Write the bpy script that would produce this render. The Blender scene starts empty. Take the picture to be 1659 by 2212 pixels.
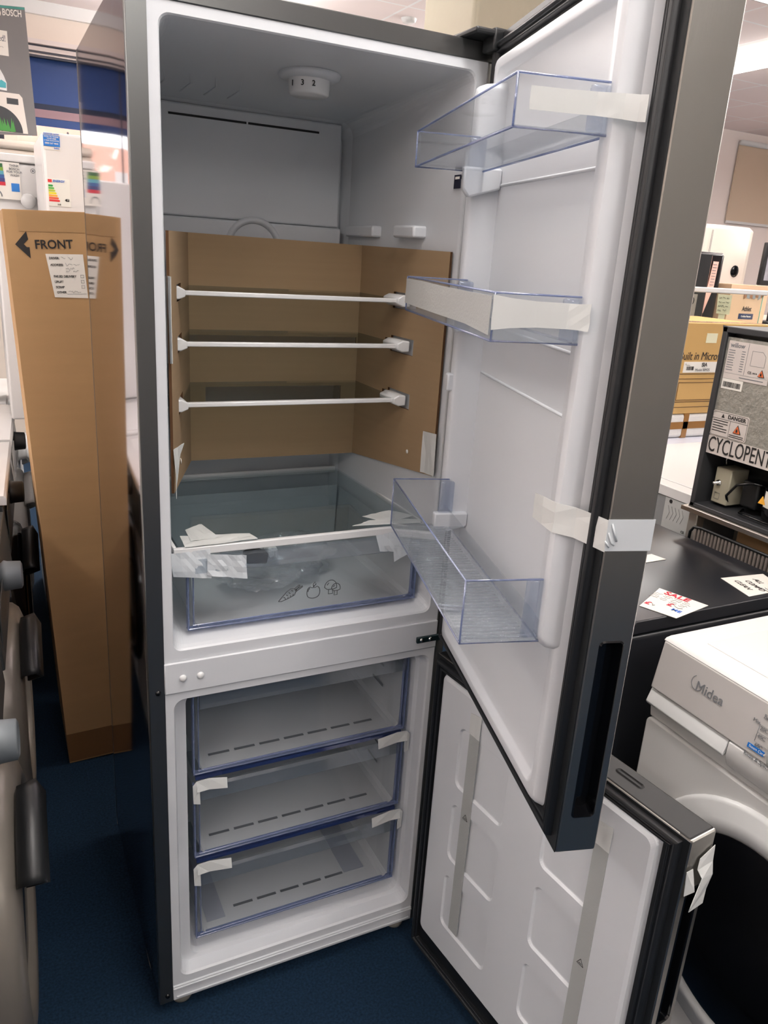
import bpy, bmesh, math, random
from mathutils import Matrix, Vector
random.seed(7)
S = bpy.context.scene
COL = S.collection
D = bpy.data
# ------------------------------------------------------------------ camera, world, exposure
cam_d = D.cameras.new('camera'); cam = D.objects.new('camera', cam_d); COL.objects.link(cam)
CL = Vector((-0.19247, -1.23670, 1.50179))
CR = Vector((0.89817933, -0.43519788, 0.06226316)); CU = Vector((0.0831104, 0.3071589, 0.94802219)); CF = Vector((0.43170193, 0.84631922, -0.31205325))
m = Matrix.Identity(4)
for i in range(3):
    m[i][0] = CR[i]; m[i][1] = CU[i]; m[i][2] = -CF[i]; m[i][3] = CL[i]
cam.matrix_world = m
cam_d.sensor_fit = 'VERTICAL'; cam_d.sensor_height = 36; cam_d.lens = 1691.42 / 2212 * 36
cam_d.clip_start = 0.02; cam_d.clip_end = 60
S.camera = cam
S.view_settings.view_transform = 'Standard'; S.view_settings.look = 'None'
S.view_settings.exposure = 0.0; S.view_settings.gamma = 1.0; S.view_settings.use_curve_mapping = False
W = D.worlds.new('daylight'); S.world = W; W.use_nodes = True
bg = W.node_tree.nodes['Background']; bg.inputs[0].default_value = (1.0, 0.93, 0.90, 1); bg.inputs[1].default_value = 3.6
S.cycles.transparent_max_bounces = 28
S.cycles.max_bounces = 7
S.cycles.sample_clamp_indirect = 6
LAMP_W = 14.0     # watts down from every ceiling fixture
LAMP_UP = 17.0    # watts up from the suspended ones, unseen and added to brighten the ceiling
LAMP_C = (1.0, .975, .95)
ZC = 3.15         # ceiling height

# ------------------------------------------------------------------ helpers
def lin(c):
    return tuple((x / 255 / 12.92) if x / 255 <= .04045 else ((x / 255 + .055) / 1.055) ** 2.4 for x in c) + (1,)
MATS = {}
def mat(name, rgb, rough=.5, metal=0., noise=0., nscale=30., bump=0., bscale=200., coat=0., spec=.5, emis=0, stretch=None, alpha=None):
    if name in MATS: return MATS[name]
    M = D.materials.new(name); M.use_nodes = True; nt = M.node_tree; b = nt.nodes['Principled BSDF']
    c = lin(rgb); b.inputs['Base Color'].default_value = c
    b.inputs['Roughness'].default_value = rough; b.inputs['Metallic'].default_value = metal
    b.inputs['Coat Weight'].default_value = coat; b.inputs['Specular IOR Level'].default_value = spec
    tc = nt.nodes.new('ShaderNodeTexCoord')
    src = tc.outputs['Object']
    if stretch:
        mp = nt.nodes.new('ShaderNodeMapping'); mp.inputs['Scale'].default_value = stretch
        nt.links.new(src, mp.inputs['Vector']); src = mp.outputs[0]
    if noise:
        n = nt.nodes.new('ShaderNodeTexNoise'); n.inputs['Scale'].default_value = nscale; n.inputs['Detail'].default_value = 4
        r = nt.nodes.new('ShaderNodeMix'); r.data_type = 'RGBA'
        r.inputs[6].default_value = tuple(max(0, x * (1 - noise)) for x in c[:3]) + (1,)
        r.inputs[7].default_value = tuple(min(1, x * (1 + noise)) for x in c[:3]) + (1,)
        nt.links.new(src, n.inputs['Vector']); nt.links.new(n.outputs[0], r.inputs[0]); nt.links.new(r.outputs[2], b.inputs['Base Color'])
    if bump:
        n2 = nt.nodes.new('ShaderNodeTexNoise'); n2.inputs['Scale'].default_value = bscale; n2.inputs['Detail'].default_value = 3
        bp = nt.nodes.new('ShaderNodeBump'); bp.inputs['Strength'].default_value = bump; bp.inputs['Distance'].default_value = .004
        nt.links.new(src, n2.inputs['Vector']); nt.links.new(n2.outputs[0], bp.inputs['Height']); nt.links.new(bp.outputs[0], b.inputs['Normal'])
    if emis:
        b.inputs['Emission Color'].default_value = c; b.inputs['Emission Strength'].default_value = emis
    MATS[name] = M; return M
def clear(name, tint, gloss=.06, rough=.04, body=0., bodyrgb=(220, 225, 230), bump=0, bscale=60, grazing=.55):
    """thin clear sheet: tinted transmission, fresnel-like reflection, a little milky body"""
    if name in MATS: return MATS[name]
    M = D.materials.new(name); M.use_nodes = True; nt = M.node_tree
    for n in list(nt.nodes): nt.nodes.remove(n)
    out = nt.nodes.new('ShaderNodeOutputMaterial'); tr = nt.nodes.new('ShaderNodeBsdfTransparent'); gl = nt.nodes.new('ShaderNodeBsdfGlossy')
    tr.inputs[0].default_value = lin(tint); gl.inputs['Roughness'].default_value = rough
    lw = nt.nodes.new('ShaderNodeLayerWeight'); lw.inputs[0].default_value = .5
    pw = nt.nodes.new('ShaderNodeMath'); pw.operation = 'POWER'; pw.inputs[1].default_value = 4
    ma = nt.nodes.new('ShaderNodeMath'); ma.operation = 'MULTIPLY_ADD'; ma.inputs[1].default_value = grazing; ma.inputs[2].default_value = gloss
    nt.links.new(lw.outputs['Facing'], pw.inputs[0]); nt.links.new(pw.outputs[0], ma.inputs[0])
    base = tr
    if body:
        df = nt.nodes.new('ShaderNodeBsdfDiffuse'); df.inputs[0].default_value = lin(bodyrgb)
        mb = nt.nodes.new('ShaderNodeMixShader'); mb.inputs[0].default_value = body
        nt.links.new(tr.outputs[0], mb.inputs[1]); nt.links.new(df.outputs[0], mb.inputs[2]); base = mb
    mx = nt.nodes.new('ShaderNodeMixShader')
    nt.links.new(ma.outputs[0], mx.inputs[0]); nt.links.new(base.outputs[0], mx.inputs[1]); nt.links.new(gl.outputs[0], mx.inputs[2])
    nt.links.new(mx.outputs[0], out.inputs[0])
    if bump:
        tc = nt.nodes.new('ShaderNodeTexCoord'); n2 = nt.nodes.new('ShaderNodeTexNoise'); n2.inputs['Scale'].default_value = bscale
        bp = nt.nodes.new('ShaderNodeBump'); bp.inputs['Strength'].default_value = bump; bp.inputs['Distance'].default_value = .01
        nt.links.new(tc.outputs['Object'], n2.inputs['Vector']); nt.links.new(n2.outputs[0], bp.inputs['Height']); nt.links.new(bp.outputs[0], gl.inputs['Normal'])
    MATS[name] = M; return M

class G:
    """collects shapes (with material slots) and links them as ONE mesh object"""
    def __init__(s): s.v = []; s.f = []; s.mi = []; s.sm = []
    def add(s, vs, fs, k=0, smooth=False):
        o = len(s.v); s.v += [tuple(v) for v in vs]
        for f in fs: s.f.append([o + i for i in f]); s.mi.append(k); s.sm.append(smooth)
    def box(s, x0, x1, y0, y1, z0, z1, k=0, R=None, at=None):
        x0, x1 = sorted((x0, x1)); y0, y1 = sorted((y0, y1)); z0, z1 = sorted((z0, z1))
        vs = [Vector((x, y, z)) for x in (x0, x1) for y in (y0, y1) for z in (z0, z1)]
        if R is not None: vs = [R @ (v - at) + at for v in vs]
        s.add(vs, [(0, 1, 3, 2), (4, 6, 7, 5), (0, 4, 5, 1), (2, 3, 7, 6), (0, 2, 6, 4), (1, 5, 7, 3)], k)
    def prism(s, poly, axis, a, b, k=0, smooth=False):
        """poly: 2-D points in the plane of the two other axes, extruded along axis from a to b"""
        def P(p, t):
            return {'x': (t, p[0], p[1]), 'y': (p[0], t, p[1]), 'z': (p[0], p[1], t)}[axis]
        n = len(poly); vs = [P(p, a) for p in poly] + [P(p, b) for p in poly]
        s.add(vs, [(i, (i + 1) % n, n + (i + 1) % n, n + i) for i in range(n)], k, smooth)
        s.add([P(p, a) for p in poly], [list(range(n))[::-1]], k); s.add([P(p, b) for p in poly], [list(range(n))], k)
    def tube(s, pts, r, k=0, n=8, closed=False, rz=None):
        pts = [Vector(p) for p in pts]; N = len(pts); vs = []; fs = []
        prev = None
        for i, p in enumerate(pts):
            if closed: t = pts[(i + 1) % N] - pts[i - 1]
            else: t = pts[min(i + 1, N - 1)] - pts[max(i - 1, 0)]
            t.normalize()
            if prev is None:
                a = Vector((0, 0, 1)) if abs(t.z) < .9 else Vector((1, 0, 0))
                u = t.cross(a).normalized()
            else: u = (prev - t * prev.dot(t)).normalized()
            prev = u; w = t.cross(u); rr = r[i] if isinstance(r, (list, tuple)) else r
            for j in range(n):
                an = 2 * math.pi * j / n; vs.append(p + (u * math.cos(an) + w * math.sin(an)) * rr)
        for i in range(N if closed else N - 1):
            for j in range(n):
                a = i * n + j; b = i * n + (j + 1) % n; c = ((i + 1) % N) * n + (j + 1) % n; d = ((i + 1) % N) * n + j
                fs.append((a, b, c, d))
        if not closed: fs += [list(range(n))[::-1], list(range((N - 1) * n, N * n))]
        s.add(vs, fs, k, True)
    def lathe(s, prof, c, axis='x', k=0, n=40, ks=None, arc=(0, 2 * math.pi)):
        """prof: (radius, height along axis)"""
        vs = []; full = abs(arc[1] - arc[0] - 2 * math.pi) < 1e-6; m_ = n if full else n + 1
        for r, h in prof:
            for j in range(m_):
                a = arc[0] + (arc[1] - arc[0]) * j / n; u = r * math.cos(a); w = r * math.sin(a)
                vs.append({'x': (c[0] + h, c[1] + u, c[2] + w), 'y': (c[0] + u, c[1] + h, c[2] + w), 'z': (c[0] + u, c[1] + w, c[2] + h)}[axis])
        for i in range(len(prof) - 1):
            kk = ks[i] if ks else k
            s.add([], [], kk)
            o = len(s.v)
            sub = vs[i * m_:(i + 2) * m_]
            s.add(sub, [(j, (j + 1) % m_, m_ + (j + 1) % m_, m_ + j) for j in range(n)], kk, True)
    def loft(s, loops, k=0, cap=False, smooth=False, cap0=False):
        n = len(loops[0])
        for a, b in zip(loops, loops[1:]):
            s.add(list(a) + list(b), [(i, (i + 1) % n, n + (i + 1) % n, n + i) for i in range(n)], k, smooth)
        if cap: s.add(loops[-1], [list(range(n))], k)
        if cap0: s.add(loops[0], [list(range(n))[::-1]], k)
    def build(s, name, mats, parent=None, bevel=0, seg=2, weld=True, recalc=True, loc=None, solid=0, smooth_all=False, rot=None):
        me = D.meshes.new(name); me.from_pydata(s.v, [], s.f)
        for i, p in enumerate(me.polygons): p.material_index = s.mi[i]; p.use_smooth = s.sm[i] or smooth_all
        bm = bmesh.new(); bm.from_mesh(me)
        if weld: bmesh.ops.remove_doubles(bm, verts=bm.verts, dist=1e-5)
        if recalc: bmesh.ops.recalc_face_normals(bm, faces=bm.faces)
        bm.to_mesh(me); bm.free()
        for mm in (mats if isinstance(mats, (list, tuple)) else [mats]): me.materials.append(mm)
        o = D.objects.new(name, me); COL.objects.link(o)
        if parent: o.parent = parent
        if loc: o.location = loc
        if rot: o.rotation_euler = rot
        if solid:
            md = o.modifiers.new('thickness', 'SOLIDIFY'); md.thickness = solid; md.offset = 0
        if bevel:
            md = o.modifiers.new('bevel', 'BEVEL'); md.width = bevel; md.segments = seg; md.limit_method = 'ANGLE'; md.angle_limit = math.radians(40)
            if seg > 1:
                for p in me.polygons: p.use_smooth = True
                md.harden_normals = False
                try: me.set_sharp_from_angle(angle=math.radians(75))
                except Exception: pass
        return o
def rr(x0, x1, z0, z1, r, y, n=6, plane='xz'):
    """rounded-rectangle loop at depth y (plane xz: coords x,y,z ; yz: x is depth ; xy: z is depth)"""
    P = []
    for cx, cz, a0 in ((x1 - r, z1 - r, 0), (x0 + r, z1 - r, 90), (x0 + r, z0 + r, 180), (x1 - r, z0 + r, 270)):
        for i in range(n + 1):
            a = math.radians(a0 + 90 * i / n); P.append((cx + r * math.cos(a), cz + r * math.sin(a)))
    if plane == 'xz': return [(p[0], y, p[1]) for p in P]
    if plane == 'yz': return [(y, p[0], p[1]) for p in P]
    return [(p[0], p[1], y) for p in P]
def tag(o, label, cat, group=None, kind=None):
    if label: o['label'] = label
    if cat: o['category'] = cat
    if group: o['group'] = group
    if kind: o['kind'] = kind
    return o
def thing(name, label, cat, loc=(0, 0, 0), rz=0, group=None, rx=0, ry=0):
    o = D.objects.new(name, None); COL.objects.link(o); o.location = loc; o.rotation_euler = (rx, ry, rz); o.empty_display_size = .05
    return tag(o, label, cat, group)
def struct(name, g, mt, label=None, **k):
    o = g.build(name, mt, **k); o['kind'] = 'structure'
    if label: o['label'] = label
    return o
def text(name, body, size, pos, right, up, mt, parent, align='LEFT', sx=1., extrude=.0003, bold=0., shear=0, spacing=1.):
    """lettering turned into a mesh; right/up give its plane in the parent's frame"""
    cu = D.curves.new('lettering', 'FONT'); cu.body = body; cu.size = size; cu.extrude = extrude; cu.align_x = align; cu.align_y = 'CENTER'
    cu.offset = min(bold, size * .018); cu.shear = shear; cu.space_character = spacing; cu.resolution_u = 3
    t = D.objects.new('lettering', cu); COL.objects.link(t)
    bpy.context.view_layer.update()
    me = D.meshes.new_from_object(t.evaluated_get(bpy.context.evaluated_depsgraph_get()))
    D.objects.remove(t); me.materials.clear(); me.materials.append(mt)
    for v in me.vertices: v.co.x *= sx
    r = Vector(right).normalized(); u = Vector(up).normalized(); w = r.cross(u)
    M_ = Matrix.Identity(4)
    for i in range(3): M_[i][0] = r[i]; M_[i][1] = u[i]; M_[i][2] = w[i]; M_[i][3] = pos[i]
    me.transform(M_)
    o = D.objects.new(name, me); COL.objects.link(o); o.parent = parent
    return o
def scribble(g, x0, x1, z, h, fn, k=0, r=.0004, words=3, seed=0):
    """a line of handwriting; fn maps (a, b) on the sheet to a point"""
    rnd = random.Random(seed); L = x1 - x0; x = x0
    for wi in range(words):
        wl = L / words * rnd.uniform(.55, .85); n = max(4, int(wl / h * 3)); pts = []
        for i in range(n):
            pts.append(fn(x + wl * i / (n - 1), z + h * rnd.uniform(-.5, .5) * (1.5 if i == 0 else 1)))
        g.tube(pts, r, k, n=4); x += L / words
def copy_tree(o, parent=None):
    c = o.copy(); COL.objects.link(c)
    if parent: c.parent = parent
    for ch in [x for x in D.objects if x.parent == o]: copy_tree(ch, c)
    return c

# ------------------------------------------------------------------ materials
white_p = mat('white_plastic', (210, 213, 217), .38, bump=.02, bscale=400)
white_g = mat('white_gloss', (220, 221, 221), .22)
white_paint = mat('white_enamel', (226, 225, 224), .25)
dark_metal = mat('dark_steel', (160, 158, 152), .32, metal=1., noise=.05, nscale=6, stretch=(1, 1, .05), bump=.015, bscale=500)
flange_m = mat('dark_flange', (112, 113, 112), .30, metal=.9, bump=.01, bscale=400)
side_metal = mat('polished_dark_side', (176, 171, 178), .055, metal=1., bump=.004, bscale=14)
black_p = mat('black_plastic', (22, 24, 26), .42)
gasket_m = mat('gasket_rubber', (26, 28, 31), .38)
black_g = mat('black_gloss', (10, 11, 14), .12)
chrome = mat('chrome', (210, 208, 204), .12, metal=1)
blue_edge = clear('blue_plastic_edge', (196, 206, 232), .16, .1, body=.38, bodyrgb=(158, 172, 210))
clear_pl = clear('clear_plastic', (249, 250, 251), .04, .05, body=.03)
clear_pat = clear('patterned_clear_plastic', (238, 240, 242), .07, .18, body=.16, bump=.8, bscale=150)
milky = clear('milky_plastic', (226, 231, 236), .05, .2, body=.72, bodyrgb=(214, 217, 219))
glass_m = clear('shelf_glass', (235, 240, 241), .05, .01, grazing=.3)
tape_m = clear('white_tape', (232, 234, 232), .05, .3, body=.80, bodyrgb=(232, 234, 232))
tape_pale = clear('pale_plastic_tape', (240, 243, 246), .08, .22, body=.80, bodyrgb=(226, 232, 236))
foam_m = clear('foam_tape', (226, 228, 226), .04, .5, body=.55, bodyrgb=(205, 207, 205), bump=.6, bscale=300)
bag_m = clear('polythene_bag', (250, 251, 252), .09, .15, body=.16, bump=.5, bscale=40, grazing=.7)
card = mat('brown_card', (176, 140, 98), .85, noise=.07, nscale=5, bump=.03, bscale=90, stretch=(1, 1, 8))
card_in = mat('brown_card_inner', (158, 132, 100), .85, noise=.07, nscale=7, bump=.03, bscale=60, stretch=(.3, .3, 14))
card_dark = mat('card_edge', (92, 62, 36), .9)
carton_tape = mat('brown_parcel_tape', (150, 108, 62), .25)
ink = mat('black_ink', (34, 32, 32), .6)
ink_grey = mat('grey_ink', (118, 120, 124), .6)
ink_red = mat('red_ink', (200, 34, 60), .6)
ink_blue = mat('blue_ink', (48, 110, 205), .6)
paper = mat('white_paper', (232, 228, 220), .75)
note_p = mat('yellow_note_paper', (226, 222, 190), .75)
black_ap = mat('black_appliance', (30, 32, 37), .28)
grey_ap = mat('graphite_appliance', (122, 116, 108), .34, metal=.35)
grey_dk = mat('dark_graphite', (70, 72, 72), .38, metal=.2)
silver_ap = mat('silver_appliance', (176, 170, 162), .3, metal=.6)
hole_m = mat('dark_cavity', (8, 9, 12), .6)

# ------------------------------------------------------------------ the room
XL, XR, YF, YB = -3.4, 9.5, -4.2, 6.2
g = G(); g.box(XL - .1, XR + .1, YF - .1, YB + .1, -.1, 0)
carpet = mat('blue_carpet', (21, 39, 57), .95, noise=1.6, nscale=190, bump=.5, bscale=700, spec=.15)
struct('floor', g, carpet, 'dark blue short pile carpet')
def ceiling_mat():
    M = mat('ceiling_tiles', (226, 208, 204), .8, spec=.2)
    nt = M.node_tree; b = nt.nodes['Principled BSDF']
    tc = nt.nodes.new('ShaderNodeTexCoord'); sep = nt.nodes.new('ShaderNodeSeparateXYZ'); nt.links.new(tc.outputs['Object'], sep.inputs[0])
    res = []
    for ax, off in ((0, .20), (1, .19)):
        a = nt.nodes.new('ShaderNodeMath'); a.operation = 'ADD'; a.inputs[1].default_value = 20 * .6 - off
        q = nt.nodes.new('ShaderNodeMath'); q.operation = 'MODULO'; q.inputs[1].default_value = .6
        r = nt.nodes.new('ShaderNodeMath'); r.operation = 'LESS_THAN'; r.inputs[1].default_value = .02
        nt.links.new(sep.outputs[ax], a.inputs[0]); nt.links.new(a.outputs[0], q.inputs[0]); nt.links.new(q.outputs[0], r.inputs[0]); res.append(r)
    mx = nt.nodes.new('ShaderNodeMath'); mx.operation = 'MAXIMUM'; nt.links.new(res[0].outputs[0], mx.inputs[0]); nt.links.new(res[1].outputs[0], mx.inputs[1])
    cm = nt.nodes.new('ShaderNodeMix'); cm.data_type = 'RGBA'; cm.inputs[6].default_value = lin((248, 234, 231)); cm.inputs[7].default_value = lin((254, 251, 250))
    nt.links.new(mx.outputs[0], cm.inputs[0]); nt.links.new(cm.outputs[2], b.inputs['Base Color'])
    return M
g = G(); g.box(XL - .1, XR + .1, YF - .1, YB + .1, ZC, ZC + .1)
struct('ceiling', g, ceiling_mat(), 'suspended ceiling of square tiles with white grid')
wallm = mat('warm_white_wall', (249, 238, 232), .7, bump=.03, bscale=60)
wallbeige = mat('beige_bulkhead', (232, 218, 206), .7)
# back wall: a shop window on its left half
WX0, WX1, WZ0, WZ1 = -2.6, 1.4, 1.0, 2.92
g = G()
g.box(XL, WX0, YB, YB + .15, 0, ZC); g.box(WX1, XR, YB, YB + .15, 0, ZC)
g.box(WX0, WX1, YB, YB + .15, 0, WZ0); g.box(WX0, WX1, YB, YB + .15, WZ1, ZC)
struct('wall_back', g, wallm, 'pale back wall around the shop window')
g = G(); g.box(XL, 3.6, YB - .10, YB, 2.90, 3.06); 
struct('trim_1', g, wallbeige, 'beige boxed blind housing above the shop window')
g = G(); g.box(XL, 3.6, YB - .14, YB, 3.06, ZC)
struct('trim_2', g, white_paint, 'white cornice under the ceiling at the back')
g = G(); g.box(XL - .15, XL, YF, YB, 0, ZC); struct('wall_left', g, wallm)
g = G(); g.box(XR, XR + .15, YF, YB, 0, ZC); struct('wall_right', g, wallm)
g = G(); g.box(XL, XR, YF - .15, YF, 0, ZC); struct('wall_front', g, mat('grey_wall', (150, 148, 146), .7))
win = D.objects.new('window_1', None); COL.objects.link(win); win.location = (0, YB, 0); win['kind'] = 'structure'; win['label'] = 'shop window with blue painted band across its top'
g = G()
fr = mat('window_frame_dark', (58, 60, 72), .4)
for x in (WX0, -1.25, -.02, WX1 - .05): g.box(x, x + .05, .02, .08, WZ0, WZ1)
g.box(WX0, WX1, .02, .08, WZ0, WZ0 + .05); g.box(WX0, WX1, .02, .08, WZ1 - .04, WZ1)
g.build('window_frame', fr, win)
g = G(); g.box(WX0, WX1, -.10, -.0, 2.868, 2.90, 1); g.box(WX0, WX1, -.06, -.0, 2.855, 2.868, 0); g.box(WX0, WX1, -.07, -.0, 2.825, 2.855, 1); g.box(WX0, WX1, -.06, -.0, 2.812, 2.825, 0); g.box(WX0, WX1, -.05, -.0, 2.80, 2.812, 1); g.box(WX0, WX1, -.04, -.0, 2.785, 2.80, 0)
g.build('blind_rail', [fr, mat('rail_grey', (226, 214, 210), .4)], win)
g = G(); bluev = mat('blue_window_vinyl', (26, 66, 132), .45)
g.box(WX0, WX1, .045, .05, 2.44, 2.84, 0); g.box(WX0, WX1, .04, .052, 2.43, 2.47, 1); g.box(WX0, WX1, .045, .05, 2.31, 2.37, 0); g.box(WX0, WX1, .04, .052, 2.37, 2.43, 2)
g.build('blue_panel', [bluev, mat('navy_strip', (16, 34, 66), .5), mat('mauve_strip', (160, 130, 140), .5)], win)
g = G(); g.box(WX0, WX1, .055, .058, WZ0, WZ1); g.build('pane', clear('window_glass', (245, 248, 250), .04, .01), win)
text('window_lettering', 'inve', .12, (.52, .06, 2.245), (-1, 0, 0), (0, 0, 1), ink_grey, win, bold=.002)
# the street outside
g = G(); g.box(-8, .1, 0, .4, 0, 3.0, 0); g.box(.1, 6, 0, .4, 0, 4.4, 0)
for i in range(6): g.box(-7.4 + i * 2.1, -6.4 + i * 2.1, -.05, 0, 1.2, 2.6, 1)
tag(g.build('building', [mat('pink_brick', (226, 178, 160), .9, noise=.1, nscale=12), mat('shop_pale', (214, 210, 206), .5)], loc=(0, 14.5, 0)), 'pink brick building across the street, beyond the shop window', 'building')
g = G(); g.box(-12, 12, 0, 12, -.3, -.12); struct('ground', g, mat('pavement', (170, 165, 160), .9), 'grey pavement outside the shop window', loc=(0, YB + .3, 0))
# painted column
g = G(); g.loft([rr(2.32, 2.95, 3.0, 3.6, .03, z, plane='xy') for z in (0, ZC)])
struct('trim_3', g, mat('cream_column_paint', (204, 200, 178), .45, bump=.5, bscale=12), 'cream painted square column behind the fridge')

def ceiling_light(x, y, lab, L=1.5, drop=0.0, up_w=None):
    t = thing('ceiling_light', lab, 'ceiling light', (x, y, ZC), group='strip lights under the ceiling')
    g = G(); z = -drop
    g.prism([(-.05, z), (.05, z), (.045, z - .05), (-.045, z - .05)], 'y', -L / 2, L / 2); g.box(-.125, .125, -L / 2, -L / 2 + .01, z - .095, z - .035); g.box(-.125, .125, L / 2 - .01, L / 2, z - .095, z - .035)
    if drop:
        for q in (-.5, .5): g.tube([(0, q, z - .005), (0, q, 0)], .004, n=6)
    g.build('housing', white_paint, t)
    dm = MATS.get('lit_diffuser') or mat('lit_diffuser', (255, 252, 246), .5, emis=13)
    for q in (-1, 1):
        g = G(); g.prism([(q * .07 + .04 * math.cos(a), z - .065 - .025 * math.sin(a)) for a in [2 * math.pi * i / 14 for i in range(14)]], 'y', -L / 2 + .01, L / 2 - .01, smooth=True)
        g.build('diffuser', dm, t)
    def lamp(w_, zz, up):
        ld = D.lights.new('strip_lamp', 'AREA'); ld.shape = 'RECTANGLE'; ld.size = .26; ld.size_y = L - .05; ld.energy = w_; ld.color = LAMP_C
        lo = D.objects.new('strip_lamp', ld); COL.objects.link(lo); lo.parent = t; lo.location = (0, 0, zz)
        if up: lo.rotation_euler = (math.pi, 0, 0)
    lamp(LAMP_W, z - .10, False)
    if drop: lamp(up_w or LAMP_UP, z + .012, True)  # upward lamp, only in the added fixtures, to lift the ceiling
    return t
ceiling_light(5.31, 3.75, 'bright twin strip light on the ceiling at the upper right')
for (x, y) in ((5.3, .7), (5.3, -2.4), (2.9, .9), (2.9, -2.2), (.35, 2.6), (.35, -.55), (.35, -2.9), (-1.9, 3.0), (-1.9, .6), (-1.9, -2.4), (7.8, 3.0), (7.8, .0), (1.2, 4.6), (4.0, 4.8)):  # made-up fixtures outside the frame, added to light room and ceiling
    ceiling_light(x, y, 'added suspended strip light, out of view, brightening the tiled ceiling', drop=.40, up_w=LAMP_UP * (2.4 if (x > 5 or y > 4) else 1))
g = G(); g.lathe([(0, -.03), (.045, -.028), (.055, -.012), (.06, 0)], (2.75, 4.65, ZC), 'z')
tag(g.build('smoke_detector', white_paint), 'small round white detector on the ceiling above the fridge', 'smoke detector')

# ------------------------------------------------------------------ THE FRIDGE FREEZER
FW, FD, FH = .595, .576, 1.838
fridge = thing('fridge_freezer', 'tall dark steel fridge freezer with both doors open', 'fridge', (0, 0, 0))
# outer shell: left side bows in slightly towards the front edge
g = G()
side = [(.0010, FD), (.0002, FD - .005), (0.0, FD - .012), (0.0, .15), (.0002, .11), (.0007, .075), (.0014, .045), (.0021, .02), (.0026, .004), (.003, 0)]
n = len(side)
vs = [(x, y, .03) for x, y in side] + [(x, y, FH) for x, y in side]
g.add(vs, [(i, i + 1, n + i + 1, n + i) for i in range(n - 1)], 0, True)
g.add([(0, FD, .03), (0, FD, FH), (FW, FD, FH), (FW, FD, .03)], [(0, 1, 2, 3)], 1)
g.add([(FW, 0, .03), (FW, 0, FH), (FW, FD, FH), (FW, FD, .03)], [(0, 1, 2, 3)], 1)
g.add([(.0, .1, FH), (.0, FD, FH), (FW, FD, FH), (FW, 0, FH), (.004, 0, FH)], [(0, 1, 2, 3, 4)], 1)
g.add([(0, .1, .03), (0, FD, .03), (FW, FD, .03), (FW, 0, .03), (.004, 0, .03)], [(0, 1, 2, 3, 4)], 1)
g.build('side_panel', [side_metal, dark_metal], fridge, recalc=False, weld=False)
# front flange
g = G()
g.box(.002, .0292, -.002, .012, .028, FH); g.box(.0292, FW, -.002, .012, 1.8098, FH); g.box(.5759, FW, -.002, .012, .028, 1.8098)
g.build('front_flange', flange_m, fridge, bevel=.0015)
# linings
g = G()
O = lambda y: rr(.0292, .5759, .8033, 1.8098, .0005, y)
g.loft([O(.012), O(0), rr(.0455, .5565, .823, 1.7955, .016, 0), rr(.0475, .5545, .826, 1.7935, .016, .003), rr(.049, .553, .829, 1.7925, .018, .012),
        rr(.052, .551, .8345, 1.789, .02, .05), rr(.062, .537, .8365, 1.762, .03, .455), rr(.075, .525, .85, 1.75, .03, .485)], smooth=False, cap=True)
fl = g.build('fridge_lining', white_p, fridge)
# back cover with air slot, step and fan ring; shelf runners
g = G()
g.box(.10, .515, .462, .486, 1.55, 1.757)
g.box(.10, .515, .446, .486, 1.07, 1.549)
g.build('air_duct_cover', white_p, fridge, bevel=.004)
g = G(); g.box(.150, .305, .4605, .463, 1.7335, 1.7375); g.box(.309, .462, .4605, .463, 1.7335, 1.7375); g.build('air_slot', hole_m, fridge)
g = G(); g.lathe([(.048, .446), (.05, .440), (.058, .438), (.062, .446)], (.318, 0, 1.497), 'y', n=48); g.build('fan_ring', white_p, fridge)
for y0, y1 in ((.30, .44), (.12, .205)):
    g = G(); g.prism([(y0, 1.534), (y1, 1.534), (y1 + .0, 1.556), (y0 + .0, 1.556)], 'x', .522, .562); g.build('shelf_runner', white_p, fridge, bevel=.004)
# temperature dial under the lining roof
g = G(); g.lathe([(0, .001), (.054, .001), (.052, -.006), (.044, -.010), (0, -.010)], (.328, .168, 1.783), 'z', n=48); dial = g.build('dial_housing', white_p, fridge)
g = G(); g.lathe([(.0, -.034), (.030, -.034), (.034, -.031), (.036, -.010), (.036, -.006)], (.328, .168, 1.783), 'z', n=48); g.build('temperature_dial', white_g, dial)
for tx, an in (('3', 232), ('2', 262), ('1', 200)):
    a = math.radians(an); p = (.328 + .0362 * math.cos(a), .168 + .0362 * math.sin(a), 1.7635)
    text('dial_number', tx, .012, p, (-math.sin(a), math.cos(a), 0), (0, 0, 1), ink, dial, 'CENTER', bold=.0003)
# shallow moulded ribs in the roof
g = G()
for i in range(4):
    x = .10 + i * .045; g.tube([(x, .25, 1.778), (x + .02, .33, 1.771), (x + .015, .40, 1.7665)], .0022, n=6)
g.build('roof_rib', white_p, fridge)
# freezer lining
g = G()
O = lambda y: rr(.0292, .5759, .066, .742, .0005, y)
g.loft([O(.012), O(0), rr(.0445, .566, .083, .7265, .02, 0), rr(.047, .563, .086, .724, .02, .004), rr(.052, .560, .09, .722, .02, .028),
        rr(.072, .552, .098, .716, .02, .032), rr(.0745, .550, .10, .714, .02, .045), rr(.078, .545, .112, .712, .02, .44), rr(.09, .53, .125, .70, .03, .45)], cap=True)
g.build('freezer_lining', white_p, fridge)
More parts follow.
